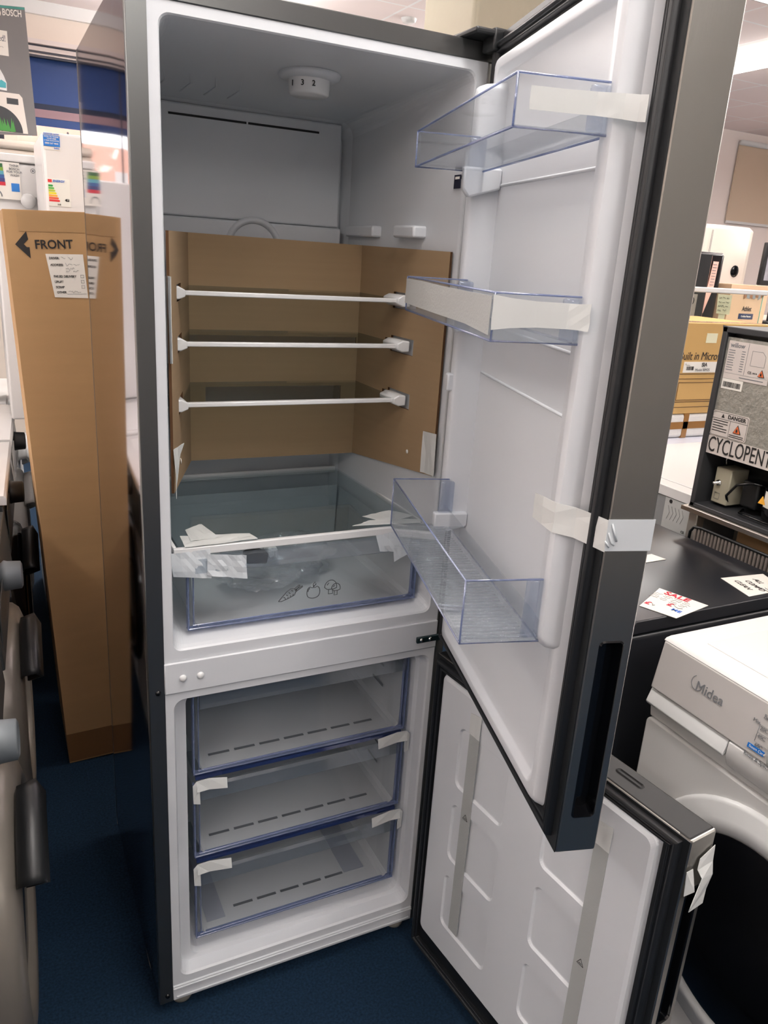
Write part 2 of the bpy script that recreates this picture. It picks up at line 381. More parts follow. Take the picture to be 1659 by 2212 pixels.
# middle beam with caps and hinge
g = G(); g.box(.0292, .5759, -.0045, .012, .7425, .8028); beam = g.build('middle_beam', white_p, fridge, bevel=.002)
for x in (.0607, .0918):
    g = G(); g.lathe([(0, -.0095), (.0035, -.0092), (.0058, -.0075), (.0065, -.0045)], (x, 0, .7715), 'y', n=20); g.build('screw_cap', white_g, beam)
g = G(); g.box(.527, .60, -.011, -.0045, .7605, .7735); hb = g.build('middle_hinge', mat('hinge_black', (30, 48, 52), .3, metal=.3), fridge, bevel=.002)
for x in (.537, .557):
    g = G(); g.lathe([(0, -.0135), (.003, -.013), (.004, -.011)], (x, 0, .767), 'y', n=14); g.build('screw', chrome, hb)
g = G(); g.box(.522, .60, -.044, .035, FH, FH + .009); g.box(.555, .60, -.045, -.01, FH - .02, FH + .012); g.build('top_hinge_cover', black_p, fridge, bevel=.003)
# bottom plinth
g = G(); g.box(.0292, .5759, -.003, .012, .0296, .0655); g.box(.035, .57, -.006, -.003, .036, .041); g.box(.0292, .5759, -.005, -.002, .0575, .0615)
g.build('plinth', white_p, fridge, bevel=.0015)
for x, y in ((.052, .03), (.55, .03), (.052, .5), (.55, .5)):
    g = G(); g.lathe([(0, .0), (.019, .0), (.021, .004), (.021, .014), (.010, .018), (.010, .031)], (x, y, 0), 'z', n=20); g.build('foot', mat('foot_grey', (120, 118, 112), .5), fridge)
g = G(); g.lathe([(0, -.005), (.004, -.0045), (.005, -.002)], (.018, 0, .748), 'y', n=14); g.lathe([(0, -.005), (.004, -.0045), (.005, -.002)], (.018, 0, .046), 'y', n=14)
g.build('flange_screw', black_g, fridge)
# sticker by the door
g = G(); g.box(.5495, .5500, .012, .034, 1.617, 1.639, 0); g.box(.5490, .5495, .016, .030, 1.632, 1.636, 1)
stk = g.build('sticker', [mat('navy_sticker', (24, 26, 48), .5), paper], fridge)
text('sticker_text', '0800 7314', .008, (.5488, .010, 1.634), (0, -1, 0), (0, 0, 1), ink, stk, bold=.0002)

# glass shelves
for z, y0 in ((1.4185, .150), (1.3335, .140), (1.2275, .140)):
    sh = G(); sh.box(.085, .532, y0 + .006, .37, z - .002, z + .002); s_ = sh.build('glass_shelf', glass_m, fridge)
    g = G(); g.box(.096, .526, y0, y0 + .012, z - .004, z + .004); g.build('shelf_trim', white_g, s_, bevel=.0015)
    for x, w in ((.091, 1), (.530, -1)):
        g = G(); P = [(x - .009 * w, -.010), (x + .006 * w, -.011), (x + .018 * w, -.006), (x + .018 * w, .005), (x + .006 * w, .011), (x - .009 * w, .010)]
        g.prism([(a, z + b) for a, b in P], 'y', y0 - .006, y0 + .06); g.build('shelf_bracket', white_g, s_, bevel=.002)
# glass cover over the crisper
g = G(); g.box(.058, .547, .034, .468, .996, 1.0); cov = g.build('glass_cover', glass_m, fridge)
g = G(); g.box(.056, .549, .026, .036, .989, 1.003); g.box(.056, .062, .036, .45, .992, 1.004); g.box(.544, .549, .036, .45, .992, 1.004); g.box(.06, .545, .464, .470, .99, 1.006); g.build('cover_trim', white_g, cov, bevel=.0015)

def drawer(parent, name, x0, x1, z0, z1, yf, yb, zlip, slot=True, tr=.02, mt=milky, side_slots=True, end_slots=False):
    """an open plastic drawer: milky tub, clear front with blue edges, grip bar, slots"""
    g = G()
    xa, xb, xc, xd = x0 + .006, x0 + .016, x1 - .016, x1 - .006; zt = z1 - .02; yb2 = yb - .015
    prof = [(xa, zt), (xb - .003, z0 + .012), (xb + .003, z0 + .004), (xb + .012, z0 + .001), (xc - .012, z0 + .001), (xc - .003, z0 + .004), (xc + .003, z0 + .012), (xd, zt)]
    g.loft([[(x, yf + .005, z) for x, z in prof], [(x, yb2, z) for x, z in prof]])
    g.f = [f for f in g.f if not (set(f) == {0, 7, 8, 15})]; g.mi = g.mi[:len(g.f)]; g.sm = g.sm[:len(g.f)]
    g.add([(xa, yb, zt), (xd, yb, zt), (xc, yb2, z0 + .001), (xb, yb2, z0 + .001)], [(0, 1, 2, 3)])
    g.add([(xa, yf + .005, zt), (xa, yb, zt), (xa, yb2, zt)], [(0, 1, 2)]); tub = g.build(name, mt, parent)
    g = G()
    g.loft([rr(x0, x1, z0, zlip, .006, yf + .004), rr(x0, x1, z0, zlip, .006, yf)], cap=False)
    g.add(rr(x0, x1, z0, zlip, .006, yf), [list(range(28))]); g.build('drawer_front', clear_pl, tub)
    g = G()
    for (a, b, c, d, w) in ((x0, x0 + .003, z0, zlip, 0), (x1 - .003, x1, z0, zlip, 0), (x0, x1, z0, z0 + .003, 0)): g.box(a, b, yf - .001, yf + .012, c, d, 0)
    for xx in (x0 + .010, x1 - .0115): g.box(xx, xx + .0015, yf - .002, yf + .006, z0 + .006, zlip, 0)
    g.box(x0 + .008, x1 - .008, yf - .002, yf, z0 + .009, z0 + .0105, 0)
    g.build('blue_edge', blue_edge, tub, bevel=.001, seg=1)
    g = G(); zl = zlip
    g.prism([(yf - .002, zl), (yf - .008, zl - .004), (yf - .010, zl - .030), (yf - .004, zl - .034), (yf - .002, zl - .026)], 'x', x0 + .012, x1 - .012)
    g.build('grip_bar', clear('clear_grip', (236, 240, 244), .12, .08, body=.06, grazing=.7), tub)
    if slot:
        g = G(); a, b, y, cnt = slot; w = (b - a) / cnt
        for i in range(cnt): g.box(a + i * w, a + i * w + w * .8, y - .003, y + .003, z0 + .0022, z0 + .0032)
        if side_slots:
            for zz in (z1 - .11, z1 - .06): g.box(x1 - .0155, x1 - .0145, .12, .17, zz, zz + .005)
        g.build('drain_slot', mat('slot_grey', (88, 92, 96), .6), tub)
    if end_slots:
        g = G()
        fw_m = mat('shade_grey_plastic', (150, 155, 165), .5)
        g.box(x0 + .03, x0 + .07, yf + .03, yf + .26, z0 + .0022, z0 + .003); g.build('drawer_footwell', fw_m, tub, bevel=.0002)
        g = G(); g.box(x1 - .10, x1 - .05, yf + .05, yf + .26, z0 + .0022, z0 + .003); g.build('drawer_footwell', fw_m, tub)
    return tub
cr = drawer(fridge, 'crisper_drawer', .079, .537, .843, .985, .033, .44, .985, slot=False)
# outlines of a carrot, an apple and mushrooms on the drawer front
g = G(); Y0 = .0305
def dr(pts, k=0, r=.0006): g.tube([(x, Y0 - .0005, z) for x, z in pts], r * 1.35, k, n=5)
dr([(.246, .877), (.247, .8785), (.262, .895), (.270, .900), (.277, .899), (.280, .893), (.277, .886), (.266, .881), (.252, .8765), (.246, .877)])
dr([(.277, .899), (.286, .906), (.288, .905), (.280, .895)]); dr([(.279, .897), (.293, .903), (.293, .901), (.280, .893)])
for i in range(4): dr([(.256 + .005 * i, .8845 + .004 * i), (.259 + .005 * i, .8825 + .004 * i)]); dr([(.259 + .005 * i, .8785 + .0022 * i), (.260 + .005 * i, .8815 + .0024 * i)])
ap = [(.315 + .0148 * math.cos(a) * (1 - .12 * math.cos(a * 2)), .887 + .0125 * math.sin(a) - (.003 if abs(a - math.pi / 2) < .25 else 0)) for a in [2 * math.pi * i / 28 for i in range(29)]]
dr(ap); dr([(.315, .8975), (.314, .903), (.318, .908), (.320, .903), (.315, .8985)]); dr([(.304, .889), (.305, .893), (.308, .896)])
def shroom(cx, cz, w, h):
    dr([(cx - w * math.cos(a), cz + h * math.sin(a)) for a in [math.pi * i / 12 for i in range(13)]] + [(cx + w, cz - .003), (cx + w * .5, cz - .005), (cx - w * .5, cz - .005), (cx - w, cz)])
    dr([(cx - w * .3, cz - .005), (cx - w * .35, cz - .014), (cx + w * .35, cz - .014), (cx + w * .3, cz - .005)]); dr([(cx - w * .6, cz + h * .3), (cx - w * .3, cz + h * .65)])
shroom(.350, .893, .0125, .014); shroom(.361, .889, .009, .010)
g.build('food_outline', mat('outline_grey', (70, 72, 74), .6), cr)
for z0, z1, zl in ((.533, .70, .712), (.338, .500, .510), (.133, .29, .305)):
    last = z0 < .2
    drawer(fridge, 'freezer_drawer', .085, .539, z0, z1, .035, .40, zl, slot=(.126, .495, .086, 7) if not last else (.178, .446, .087, 5), side_slots=not last, end_slots=last)
for zz in (.519, .321):
    g = G(); g.box(.09, .535, .045, .40, zz, zz + .004, 0); g.box(.09, .535, .040, .047, zz - .002, zz + .006, 1); g.build('freezer_shelf', [glass_m, clear('deep_blue_edge', (120, 140, 205), .2, .08, body=.35, bodyrgb=(70, 92, 160))], fridge)
def sheet(parent, name, P, mt, thick=.0006, crumple=.0, n=6, seed=1, nrm=None):
    """tape strip: quad P (4 pts: a-b top, d-c bottom) subdivided and crumpled, with real thickness"""
    rnd = random.Random(seed); a, b, c, d = [Vector(p) for p in P]; g = G()
    nr = Vector(nrm) if nrm else (b - a).cross(d - a).normalized()
    vs = []; my = max(2, n // 2)
    for j in range(my + 1):
        for i in range(n + 1):
            u = i / n; v = j / my; p = (a * (1 - u) + b * u) * (1 - v) + (d * (1 - u) + c * u) * v
            vs.append(p + nr * rnd.uniform(0, 1) * crumple)
    g.add(vs, [(j * (n + 1) + i, j * (n + 1) + i + 1, (j + 1) * (n + 1) + i + 1, (j + 1) * (n + 1) + i) for j in range(my) for i in range(n)], 0, False)
    return g.build(name, mt, parent, solid=thick, recalc=False)
# tapes on crisper
yt = .024
sheet(cov, 'packing_tape', [(.048, yt, .996), (.118, yt, .998), (.120, yt - .002, .943), (.054, yt - .002, .954)], tape_pale, crumple=.003, n=8, seed=2)
sheet(cov, 'packing_tape', [(.112, yt - .003, .990), (.182, yt - .003, .980), (.184, yt - .004, .935), (.112, yt - .004, .950)], tape_pale, crumple=.004, n=8, seed=3)
sheet(cov, 'packing_tape', [(.075, .026, 1.005), (.205, .03, 1.005), (.200, .066, 1.004), (.078, .082, 1.004)], tape_m, crumple=.002, n=8, seed=4, nrm=(0, 0, 1))
sheet(cov, 'packing_tape', [(.094, .112, 1.004), (.130, .138, 1.004), (.140, .055, 1.006), (.090, .05, 1.006)], tape_m, crumple=.002, n=6, seed=5, nrm=(0, 0, 1))
sheet(cov, 'packing_tape', [(.396, .046, 1.005), (.445, .069, 1.005), (.545, .05, 1.005), (.535, .028, 1.005)], tape_m, crumple=.002, n=8, seed=6, nrm=(0, 0, 1))
sheet(cov, 'packing_tape', [(.44, .098, 1.004), (.511, .12, 1.004), (.54, .07, 1.005), (.47, .05, 1.005)], tape_m, crumple=.002, n=6, seed=7, nrm=(0, 0, 1))
sheet(cov, 'packing_tape', [(.437, yt, .990), (.52, yt, 1.0), (.505, yt - .003, .950), (.446, yt - .003, .958)], tape_pale, crumple=.003, n=6, seed=8)
sheet(cov, 'packing_tape', [(.475, yt - .003, .962), (.51, yt - .003, .965), (.506, yt - .004, .945), (.478, yt - .004, .933)], tape_pale, crumple=.002, n=4, seed=9)
# tapes on the freezer drawer corners (bent white strips)
def corner_tape(x, z, sgn, w=.075, seed=0):
    g = G(); t = .024
    pts = [(x, z - .045), (x + .001 * sgn, z - .004), (x - .006 * sgn, z + .004), (x - .03 * sgn, z + .006), (x - w * sgn, z - .001)]
    a = []
    for (px, pz) in pts: a.append((px, t, pz))
    b = []
    for k_, (px, pz) in enumerate(pts): b.append((px - (.012 * sgn if k_ < 2 else 0), t - .005 + .003 * (k_ % 2), pz - (.021 + .003 * (k_ % 2) if k_ >= 2 else .0)))
    n_ = len(pts); g.add(a + b, [(i, i + 1, n_ + i + 1, n_ + i) for i in range(n_ - 1)], 0, False)
    return g.build('drawer_tape', tape_m, fridge, solid=.0012, recalc=False)
corner_tape(.547, .528, 1); corner_tape(.082, .522, -1, .065); corner_tape(.545, .326, 1); corner_tape(.081, .326, -1, .075)

# ---------------------------------------------------------------- doors; local frame: x = -s (s grows from hinge to free edge), y = n (inner side), z up
def door_obj(name, hx, hy, th, z0, z1, Wd, td):
    """shell with a grip pocket in the free edge"""
    g = G(); e = Wd - .02
    g.box(-e, 0, -td, 0, z0, z1)
    o = g.build(name, dark_metal, fridge, bevel=.0015, loc=(hx, hy, 0), rot=(0, 0, th))
    return o
UD = door_obj('upper_door', .5812, -.0144, 1.3053, .7615, 1.846, .6013, .0568)
Wd = .6013; td = .0568
def edge_plate(par, z0, z1, pz0, pz1, pn0, pn1):
    g = G(); x1 = -(Wd - .02); x0 = -Wd
    g.loft([rr(-td, 0, z0, z1, .003, x1, plane='yz'), rr(-td, 0, z0, z1, .003, x0 + .002, plane='yz'), rr(-td + .002, -.002, z0 + .002, z1 - .002, .003, x0, plane='yz'),
            rr(pn0 - .002, pn1 + .002, pz0 - .002, pz1 + .002, .007, x0, plane='yz')], 0)
    g.loft([rr(pn0 - .002, pn1 + .002, pz0 - .002, pz1 + .002, .007, x0, plane='yz'), rr(pn0, pn1, pz0, pz1, .006, x0 - .0015, plane='yz'), rr(pn0 + .001, pn1 - .001, pz0 + .001, pz1 - .001, .006, x0 + .002, plane='yz'), rr(pn0 + .002, pn1 - .002, pz0 + .003, pz1 - .003, .006, x0 + .018, plane='yz')], 1, cap=True)
    g2 = G(); g2.box(-(Wd - .003), -.002, -td + .001, -.001, z1 - .012, z1 + .0012); g2.build('top_cap', mat('door_cap_grey', (36, 37, 38), .45, spec=.3), par, bevel=.003)
    return g.build('edge_panel', [dark_metal, black_g], par)
edge_plate(UD, .7615, 1.846, .818, 1.073, -.0445, -.0155)
g = G(); g.box(-Wd + .001, -.0, 0, .0015, .7625, 1.845); g.build('inner_frame', black_p, UD)
def gasket(par, s0, s1, z0, z1, w=.016):
    g = G()
    A = lambda o_, d: [(-(s0 + o_), d, z0 + o_), (-(s1 - o_), d, z0 + o_), (-(s1 - o_), d, z1 - o_), (-(s0 + o_), d, z1 - o_)]
    g.loft([A(0, .0015), A(.001, .010), A(.005, .0125), A(.009, .010), A(.010, .006), A(.0125, .006), A(.0135, .0095), A(w, .009), A(w + .001, .0015)])
    return g.build('gasket', gasket_m, par, bevel=.001)
gasket(UD, .012, Wd - .016, .776, 1.832)
# door lining: base plate with raised rim, two towers
g = G()
g.loft([rr(-.552, -.040, .792, 1.808, .012, .001), rr(-.549, -.043, .795, 1.805, .014, .010), rr(-.544, -.048, .800, 1.800, .016, .016), rr(-.530, -.060, .814, 1.786, .02, .016), rr(-.522, -.068, .822, 1.778, .02, .006), rr(-.51, -.08, .84, 1.76, .02, .004)], cap=True)
udl = g.build('door_lining', white_p, UD, bevel=.002)
def tower(sa, sb, h, z0, z1):
    g = G()
    g.loft([rr(-sb, -sa, z0, z1, .012, .004), rr(-sb + .003, -sa - .003, z0 + .004, z1 - .004, .012, h * .7), rr(-sb + .007, -sa - .007, z0 + .010, z1 - .008, .014, h * .93), rr(-sb + .014, -sa - .014, z0 + .02, z1 - .016, .012, h)], cap=True)
    return g.build('lining_rib', white_p, udl, smooth_all=False, bevel=.003, seg=3)
tower(.043, .092, .050, 1.035, 1.765); tower(.508, .549, .038, 1.030, 1.785)
for z0, z1 in ((1.595, 1.64), (1.385, 1.425), (1.03, 1.07)):
    g = G(); g.prism([(.004, z0 + .015), (.056, z0), (.066, z0 + .012), (.066, z1), (.004, z1)], 'x', -.103, -.088); g.build('bin_lug', white_p, udl, bevel=.003)
for z_ in (1.612, 1.398, 1.318):
    g = G(); g.tube([(-.50, .0040, z_), (-.10, .0040, z_ + .004)], .0024, n=8); g.build('lining_ridge', white_p, udl)
g = G(); g.box(-.082, -.064, .045, .058, 1.285, 1.315); g.build('bin_lug', white_p, udl, bevel=.003)
def bin_(z0, z1r, z1f, patt):
    s0, s1, n0, n1 = .088, .536, .036, .141
    g = G(); t = .0022
    # floor, front, ends, low back
    g.box(-s1, -s0, n0, n1, z0, z0 + t, 1)
    g.box(-s1, -s0, n1 - t, n1, z0, z1f, 0)
    for s in (s0, s1): g.box(-s - (t if s == s0 else 0) , -s + (0 if s == s0 else t), n0, n1, z0, z1f, 0)
    g.box(-s1, -s0, n0, n0 + t, z0, z0 + .03, 0)
    if patt:
        for i in range(44): s = s0 + .008 + i * .01; g.box(-s - .0035, -s, n0 + .012, n1 - .006, z0 + t, z0 + t + .0012, 1)
    b = g.build('door_bin', [clear_pl, clear_pat if patt else clear('clear_floor', (242, 244, 247), .07, .08, body=.14)], UD)
    g = G(); r = .0013
    P = [(-s0, n0 + .004, z1f), (-s0, n1, z1f), (-s1, n1, z1f), (-s1, n0 + .004, z1f)]
    g.tube(P, r, n=6)
    Q = [(-s0, n0, z0), (-s0, n1, z0), (-s1, n1, z0), (-s1, n0, z0)]
    g.tube(Q, r * 1.1, n=6, closed=True)
    for s in (s0, s1): g.tube([(-s, n1, z0), (-s, n1, z1f)], r, n=6)
    g.build('bin_edge', blue_edge, b)
    for s in (s0 + .002, s1 - .012):
        g = G(); g.box(-s - .010, -s, n0 - .004, n0 + .022, z0 + .003, z1f - .002); g.build('bin_clip', clear('clip_plastic', (240, 243, 249), .08, .1, body=.08, bodyrgb=(205, 213, 230)), b, bevel=.003)
    return b
b1 = bin_(1.634, 0, 1.684, False); b2 = bin_(1.418, 0, 1.470, False); b3 = bin_(1.043, 0, 1.129, True)
# the three bins: the tapes
def tape_dn(name, pts, mt, seed=0, cr_=.0006):
    """strip along points (s, n, z, half width)"""
    g = G(); rnd = random.Random(seed); vs = []
    for (s, n_, z, h) in pts:
        for q in (-1, -.33, .33, 1): vs.append((-s, n_ + rnd.uniform(0, cr_), z + q * h))
    k = len(pts); g.add(vs, [(i * 4 + j, i * 4 + j + 1, (i + 1) * 4 + j + 1, (i + 1) * 4 + j) for i in range(k - 1) for j in range(3)], 0, False)
    return g.build(name, mt, UD, solid=.0007, recalc=False)
tape_dn('packing_tape', [(.538, .126, 1.662, .011), (.538, .09, 1.662, .011), (.541, .055, 1.662, .0112), (.547, .044, 1.661, .0115), (.5535, .030, 1.660, .012), (.563, .018, 1.658, .0125), (.572, .0138, 1.657, .0125)], tape_m, 1)
tape_dn('packing_tape', [(.088, .1425, 1.448, .019), (.20, .1435, 1.448, .0195), (.32, .1430, 1.447, .019), (.44, .1435, 1.447, .019), (.534, .1435, 1.445, .021)], foam_m, 2)
tape_dn('packing_tape', [(.5375, .142, 1.449, .019), (.538, .120, 1.449, .016), (.538, .09, 1.449, .014), (.541, .055, 1.449, .014), (.547, .044, 1.449, .014), (.553, .034, 1.449, .015)], tape_m, 3, .002)
tape_dn('packing_tape', [(.49, .045, 1.212, .016), (.515, .043, 1.213, .018), (.540, .038, 1.212, .019), (.556, .018, 1.211, .019), (.585, .004, 1.210, .019), (.6035, .0, 1.211, .0195)], tape_m, 4, .002)
g = G(); vs = []
for n_ in (.001, -.01, -.02, -.03, -.045, -.0575):
    for z in (1.1925, 1.2118, 1.2312): vs.append((-.6028, n_, z))
g.add(vs, [(i * 3 + j, i * 3 + j + 1, i * 3 + j + 4, i * 3 + j + 3) for i in range(5) for j in range(2)]); g.tube([(-.6035, -.004, 1.226), (-.6045, -.012, 1.205)], .0012, n=5)
g.tube([(-.6035, -.001, 1.215), (-.6042, -.006, 1.203), (-.6035, -.010, 1.200)], .0009, n=5); g.tube([(-.6035, .002, 1.205), (-.6042, -.004, 1.198)], .0009, n=5)
g.build('packing_tape', tape_pale, UD, solid=.0006, recalc=False)

LD = door_obj('lower_door', .5572, -.0451, 1.6813, .030, .7535, .6013, .0568)
edge_plate(LD, .030, .7535, .40, .66, -.0445, -.0155)
g = G(); g.box(-Wd + .001, 0, 0, .0015, .031, .7525); g.build('inner_frame', black_p, LD)
gasket(LD, .010, Wd - .012, .036, .747, .018)
g = G(); g.loft([rr(-.490, -.436, -.038, -.026, .0058, .7548, plane='xy'), rr(-.488, -.438, -.0365, -.0275, .0044, .7568, plane='xy'), rr(-.485, -.441, -.035, -.029, .0029, .7545, plane='xy')], cap=True)
g.build('top_groove', MATS['door_cap_grey'], LD)
g = G(); s_cols = ((.0, .108, .251, .300), (.300, .349, .482, .522)); 
s0, s1, z0_, z1_ = .052, .547, .111, .717
rows = ((.173, .303), (.343, .477), (.517, .652)); cols = ((.108, .251), (.349, .483))
g.loft([rr(-.561, -.036, .096, .732, .010, .001), rr(-.557, -.040, .100, .728, .012, .011), rr(-.551, -.046, .106, .722, .014, .0144), rr(-s1, -s0, z0_, z1_, .0002, .0144)])
sc = (s0, .30, s1); zc_ = (z0_, .323, .497, z1_)
for ci, (a, b) in enumerate(cols):
    for ri, (c, d) in enumerate(rows):
        g.loft([rr(-sc[ci + 1], -sc[ci], zc_[ri], zc_[ri + 1], .0002, .0144), rr(-b, -a, c, d, .016, .0144), rr(-b + .003, -a - .003, c + .004, d - .003, .014, .0105), rr(-b + .005, -a - .005, c + .006, d - .005, .013, .010)], cap=True)
ldl = g.build('door_lining', white_p, LD)
def ftape(sa, sb, za, zb, mark):
    g = G()
    g.box(-sb, -sa, .0146, .0156, za, zb)
    ft = g.build('foam_tape', foam_m, LD)
    g = G(); cx = -(sa + sb) / 2; r = .0005
    for k_ in range(3):
        a = math.pi / 2 + k_ * 2 * math.pi / 3; b = a + 2 * math.pi / 3
        g.tube([(cx + .008 * math.cos(a), .016, mark + .008 * math.sin(a)), (cx + .008 * math.cos(b), .016, mark + .008 * math.sin(b))], r, n=4)
    g.tube([(cx - .003, .016, mark - .001), (cx + .003, .016, mark - .001)], r, n=4)
    g.build('recycling_mark', ink, ft)
    return ft
ftape(.138, .166, .185, .690, .47); ftape(.455, .484, .16, .680, .415)
for a, b, zt, zb_ in ((.137, .168, .698, .655), (.452, .486, .690, .650)):
    sheet(LD, 'packing_tape', [(-a, .017, zt), (-b, .017, zt + .006), (-b, .0175, zb_), (-a, .0175, zb_)], tape_m, n=4, crumple=.0008)
# tape hanging from the lower door edge
g = G(); x = -.604
vs = [(x, -.0565, .728), (x, -.026, .716), (x - .001, -.058, .700), (x - .002, -.022, .700), (x - .004, -.060, .678), (x - .008, -.028, .686), (x - .004, -.052, .655), (x - .014, -.004, .650), (x - .006, -.048, .632), (x - .012, -.006, .640)]
g.add(vs, [(i, i + 1, i + 3, i + 2) for i in (0, 2, 4, 6)], 0, False)
g.add([(x - .001, .002, .705), (x - .001, -.012, .705), (x - .001, -.004, .66), (x - .006, -.020, .665)], [(0, 1, 3, 2)])
g.build('packing_tape', tape_m, LD, solid=.0008, recalc=False)

# ---------------------------------------------------------------- cardboard insert
ins = thing('cardboard_insert', 'folded brown cardboard sheet standing around the three fridge shelves', 'cardboard', (0, 0, 1.0))
def panel(A, B, holes, name='card_panel'):
    """vertical card panel from A(x,y,zb,zt) to B with rectangular holes (u0,u1,z0,z1)"""
    (ax, ay, azb, azt), (bx, by, bzb, bzt) = A, B
    L = math.hypot(bx - ax, by - ay); nx, ny = -(by - ay) / L * .0022, (bx - ax) / L * .0022
    us = sorted({0, 1} | {h[0] for h in holes} | {h[1] for h in holes}); g = G()
    def zt(u): return azt + (bzt - azt) * u
    def zb(u): return azb + (bzb - azb) * u
    def P(u, z, t): return (ax + (bx - ax) * u + nx * t, ay + (by - ay) * u + ny * t, z - 1.0)
    for u0, u1 in zip(us, us[1:]):
        hs = sorted([h for h in holes if h[0] <= u0 + 1e-6 and h[1] >= u1 - 1e-6], key=lambda h: h[2])
        lo = (zb(u0), zb(u1))
        segs = []
        for h in hs: segs.append((lo, (h[2], h[2]))); lo = (h[3], h[3])
        segs.append((lo, (zt(u0), zt(u1))))
        for (l0, l1), (h0, h1) in segs:
            v = [P(u0, l0, -1), P(u1, l1, -1), P(u1, h1, -1), P(u0, h0, -1), P(u0, l0, 1), P(u1, l1, 1), P(u1, h1, 1), P(u0, h0, 1)]
            g.add(v, [(0, 1, 2, 3), (7, 6, 5, 4)], 0); g.add(v, [(0, 4, 5, 1), (1, 5, 6, 2), (2, 6, 7, 3), (3, 7, 4, 0)], 1)
    return g
Lp = (.0555, .020, 1.105, 1.5155); F1 = (.163, .375, 1.063, 1.5185); F2 = (.535, .370, 1.063, 1.517); Rp = (.546, .016, 1.104, 1.5130)
holesL = [(.30, .52, z - .014, z + .014) for z in (1.4185, 1.3335, 1.2275)]
gA = panel(Lp, F1, holesL); gA.build('left_flap', [card_in, card_dark], ins)
gB = panel(F1, F2, [(.0, .985, 1.3080, 1.3245), (.089, .90, 1.1880, 1.2190)]); gB.build('back_panel', [card_in, card_dark], ins)
holesR = [(.37, .44, z - .005, z + .007) for z in (1.4185, 1.3335, 1.2275)] + [(.44, .70, z - .017, z + .014) for z in (1.4185, 1.3335, 1.2275)]
gC = panel(F2, Rp, holesR); gC.build('right_flap', [card_in, card_dark], ins)
g = G(); g.tube([(.1625, .374, .067), (.1625, .374, .518)], .0014, n=5); g.tube([(.5345, .3685, .067), (.5345, .3685, .516)], .0014, n=5); g.build('fold_line', card_dark, ins)
sheet(ins, 'packing_tape', [(.0505, .050, .451), (.0560, .006, .450), (.0560, .006, .320), (.0525, .046, .315)], tape_m, n=4, crumple=.002, seed=3, nrm=(.7, -.3, 0))
sheet(ins, 'packing_tape', [(.057, .018, .180), (.083, .060, .180), (.064, .030, .150), (.058, .006, .100)], tape_m, n=5, crumple=.003, seed=4, nrm=(.7, -.3, 0))
sheet(ins, 'packing_tape', [(.5430, .058, .183), (.5440, .008, .188), (.5440, .006, .106), (.5430, .056, .102)], tape_m, n=4, crumple=.003, seed=5, nrm=(-1, 0, 0))
g = G(); g.lathe([(0, .0), (.0045, 0), (.004, -.001), (0, -.0012)], (.5385, .112, .129), 'x', n=9); g.lathe([(0, .0), (.006, 0), (.005, .001), (0, .0012)], (.0855, .10, .138), 'x', n=9); g.build('torn_hole', paper, ins)

# bag of loose parts in the crisper
def blob(name, cx, cy, cz, rx, ry, rz, mt, seed, label=None, cat=None, parent=None, rough=.35):
    rnd = random.Random(seed); bm = bmesh.new(); bmesh.ops.create_icosphere(bm, subdivisions=4, radius=1)
    dirs = [Vector((rnd.gauss(0, 1), rnd.gauss(0, 1), rnd.gauss(0, 1))).normalized() for _ in range(26)]
    for v in bm.verts:
        k = 1 - rough * max(0, max(v.co.normalized().dot(d) for d in dirs) - .80) * 5 + rnd.uniform(-.03, .03)
        v.co = Vector((v.co.x * rx * k, v.co.y * ry * k, max(v.co.z * rz * k, -rz * .75)))
    me = D.meshes.new(name); bm.to_mesh(me); bm.free(); me.materials.append(mt)
    for p in me.polygons: p.use_smooth = False
    o = D.objects.new(name, me); COL.objects.link(o); o.location = (cx, cy, cz)
    if parent: o.parent = parent
    if label: tag(o, label, cat)
    return o
bag = thing('plastic_bag', 'crumpled clear polythene bag lying in the crisper drawer', 'plastic bag', (.30, .20, .846))
blob('bag_film', 0, 0, .042, .15, .10, .055, bag_m, 3, parent=bag, rough=.5)
blob('bag_film', .07, .05, .030, .10, .09, .035, bag_m, 5, parent=bag, rough=.5)
blob('bag_film', -.06, -.04, .03, .10, .07, .035, bag_m, 9, parent=bag, rough=.5)
blob('white_fitting', -.055, -.11, .105, .022, .016, .02, white_g, 4, parent=bag)
g = G(); g.prism([(-.02, -.012), (.018, -.016), (.022, .004), (-.006, .014), (-.024, .006)], 'y', -.03, -.006); g.build('black_fitting', black_p, bag, bevel=.003, loc=(-.085, -.11, .112))

# ---------------------------------------------------------------- tall carton beside the fridge
ct = thing('cardboard_carton', 'tall brown cardboard carton marked FRONT beside the fridge', 'cardboard box', (-.088, .923, 0), ry=-math.atan(.058 / 1.55))
g = G(); g.box(0, .50, 0, .36, 0, 1.548, 0); g.box(.0, .50, -.0012, .0, .005, .10, 1); g.build('carton_body', [card, mat('worn_parcel_tape', (126, 92, 58), .4)], ct, bevel=.006)
g = G(); g.box(.03, .20, -.0012, .0, 1.50, 1.545); g.build('parcel_tape', mat('buff_tape', (166, 132, 92), .35), ct)
text('front_lettering', 'FRONT', .0285, (.0620, -.0012, 1.4695), (1, 0, .03), (-.03, 0, 1), ink, ct, bold=.0007, sx=.93)
g = G(); cx, cz = .0245, 1.470
g.prism([(cx - .005, cz), (cx + .022, cz + .030), (cx + .025, cz + .012), (cx + .014, cz + .001), (cx + .020, cz - .006), (cx + .026, cz - .006), (cx + .026, cz - .032)], 'y', -.0012, -.0002)
g.build('arrow_mark', ink, ct)
dl = G(); dl.add([(.0840, -.0015, 1.4495), (.170, -.0015, 1.4495), (.173, -.0015, 1.345), (.0955, -.0015, 1.3475)], [(0, 1, 2, 3)]); dl = dl.build('delivery_label', paper, ct, solid=.0008)
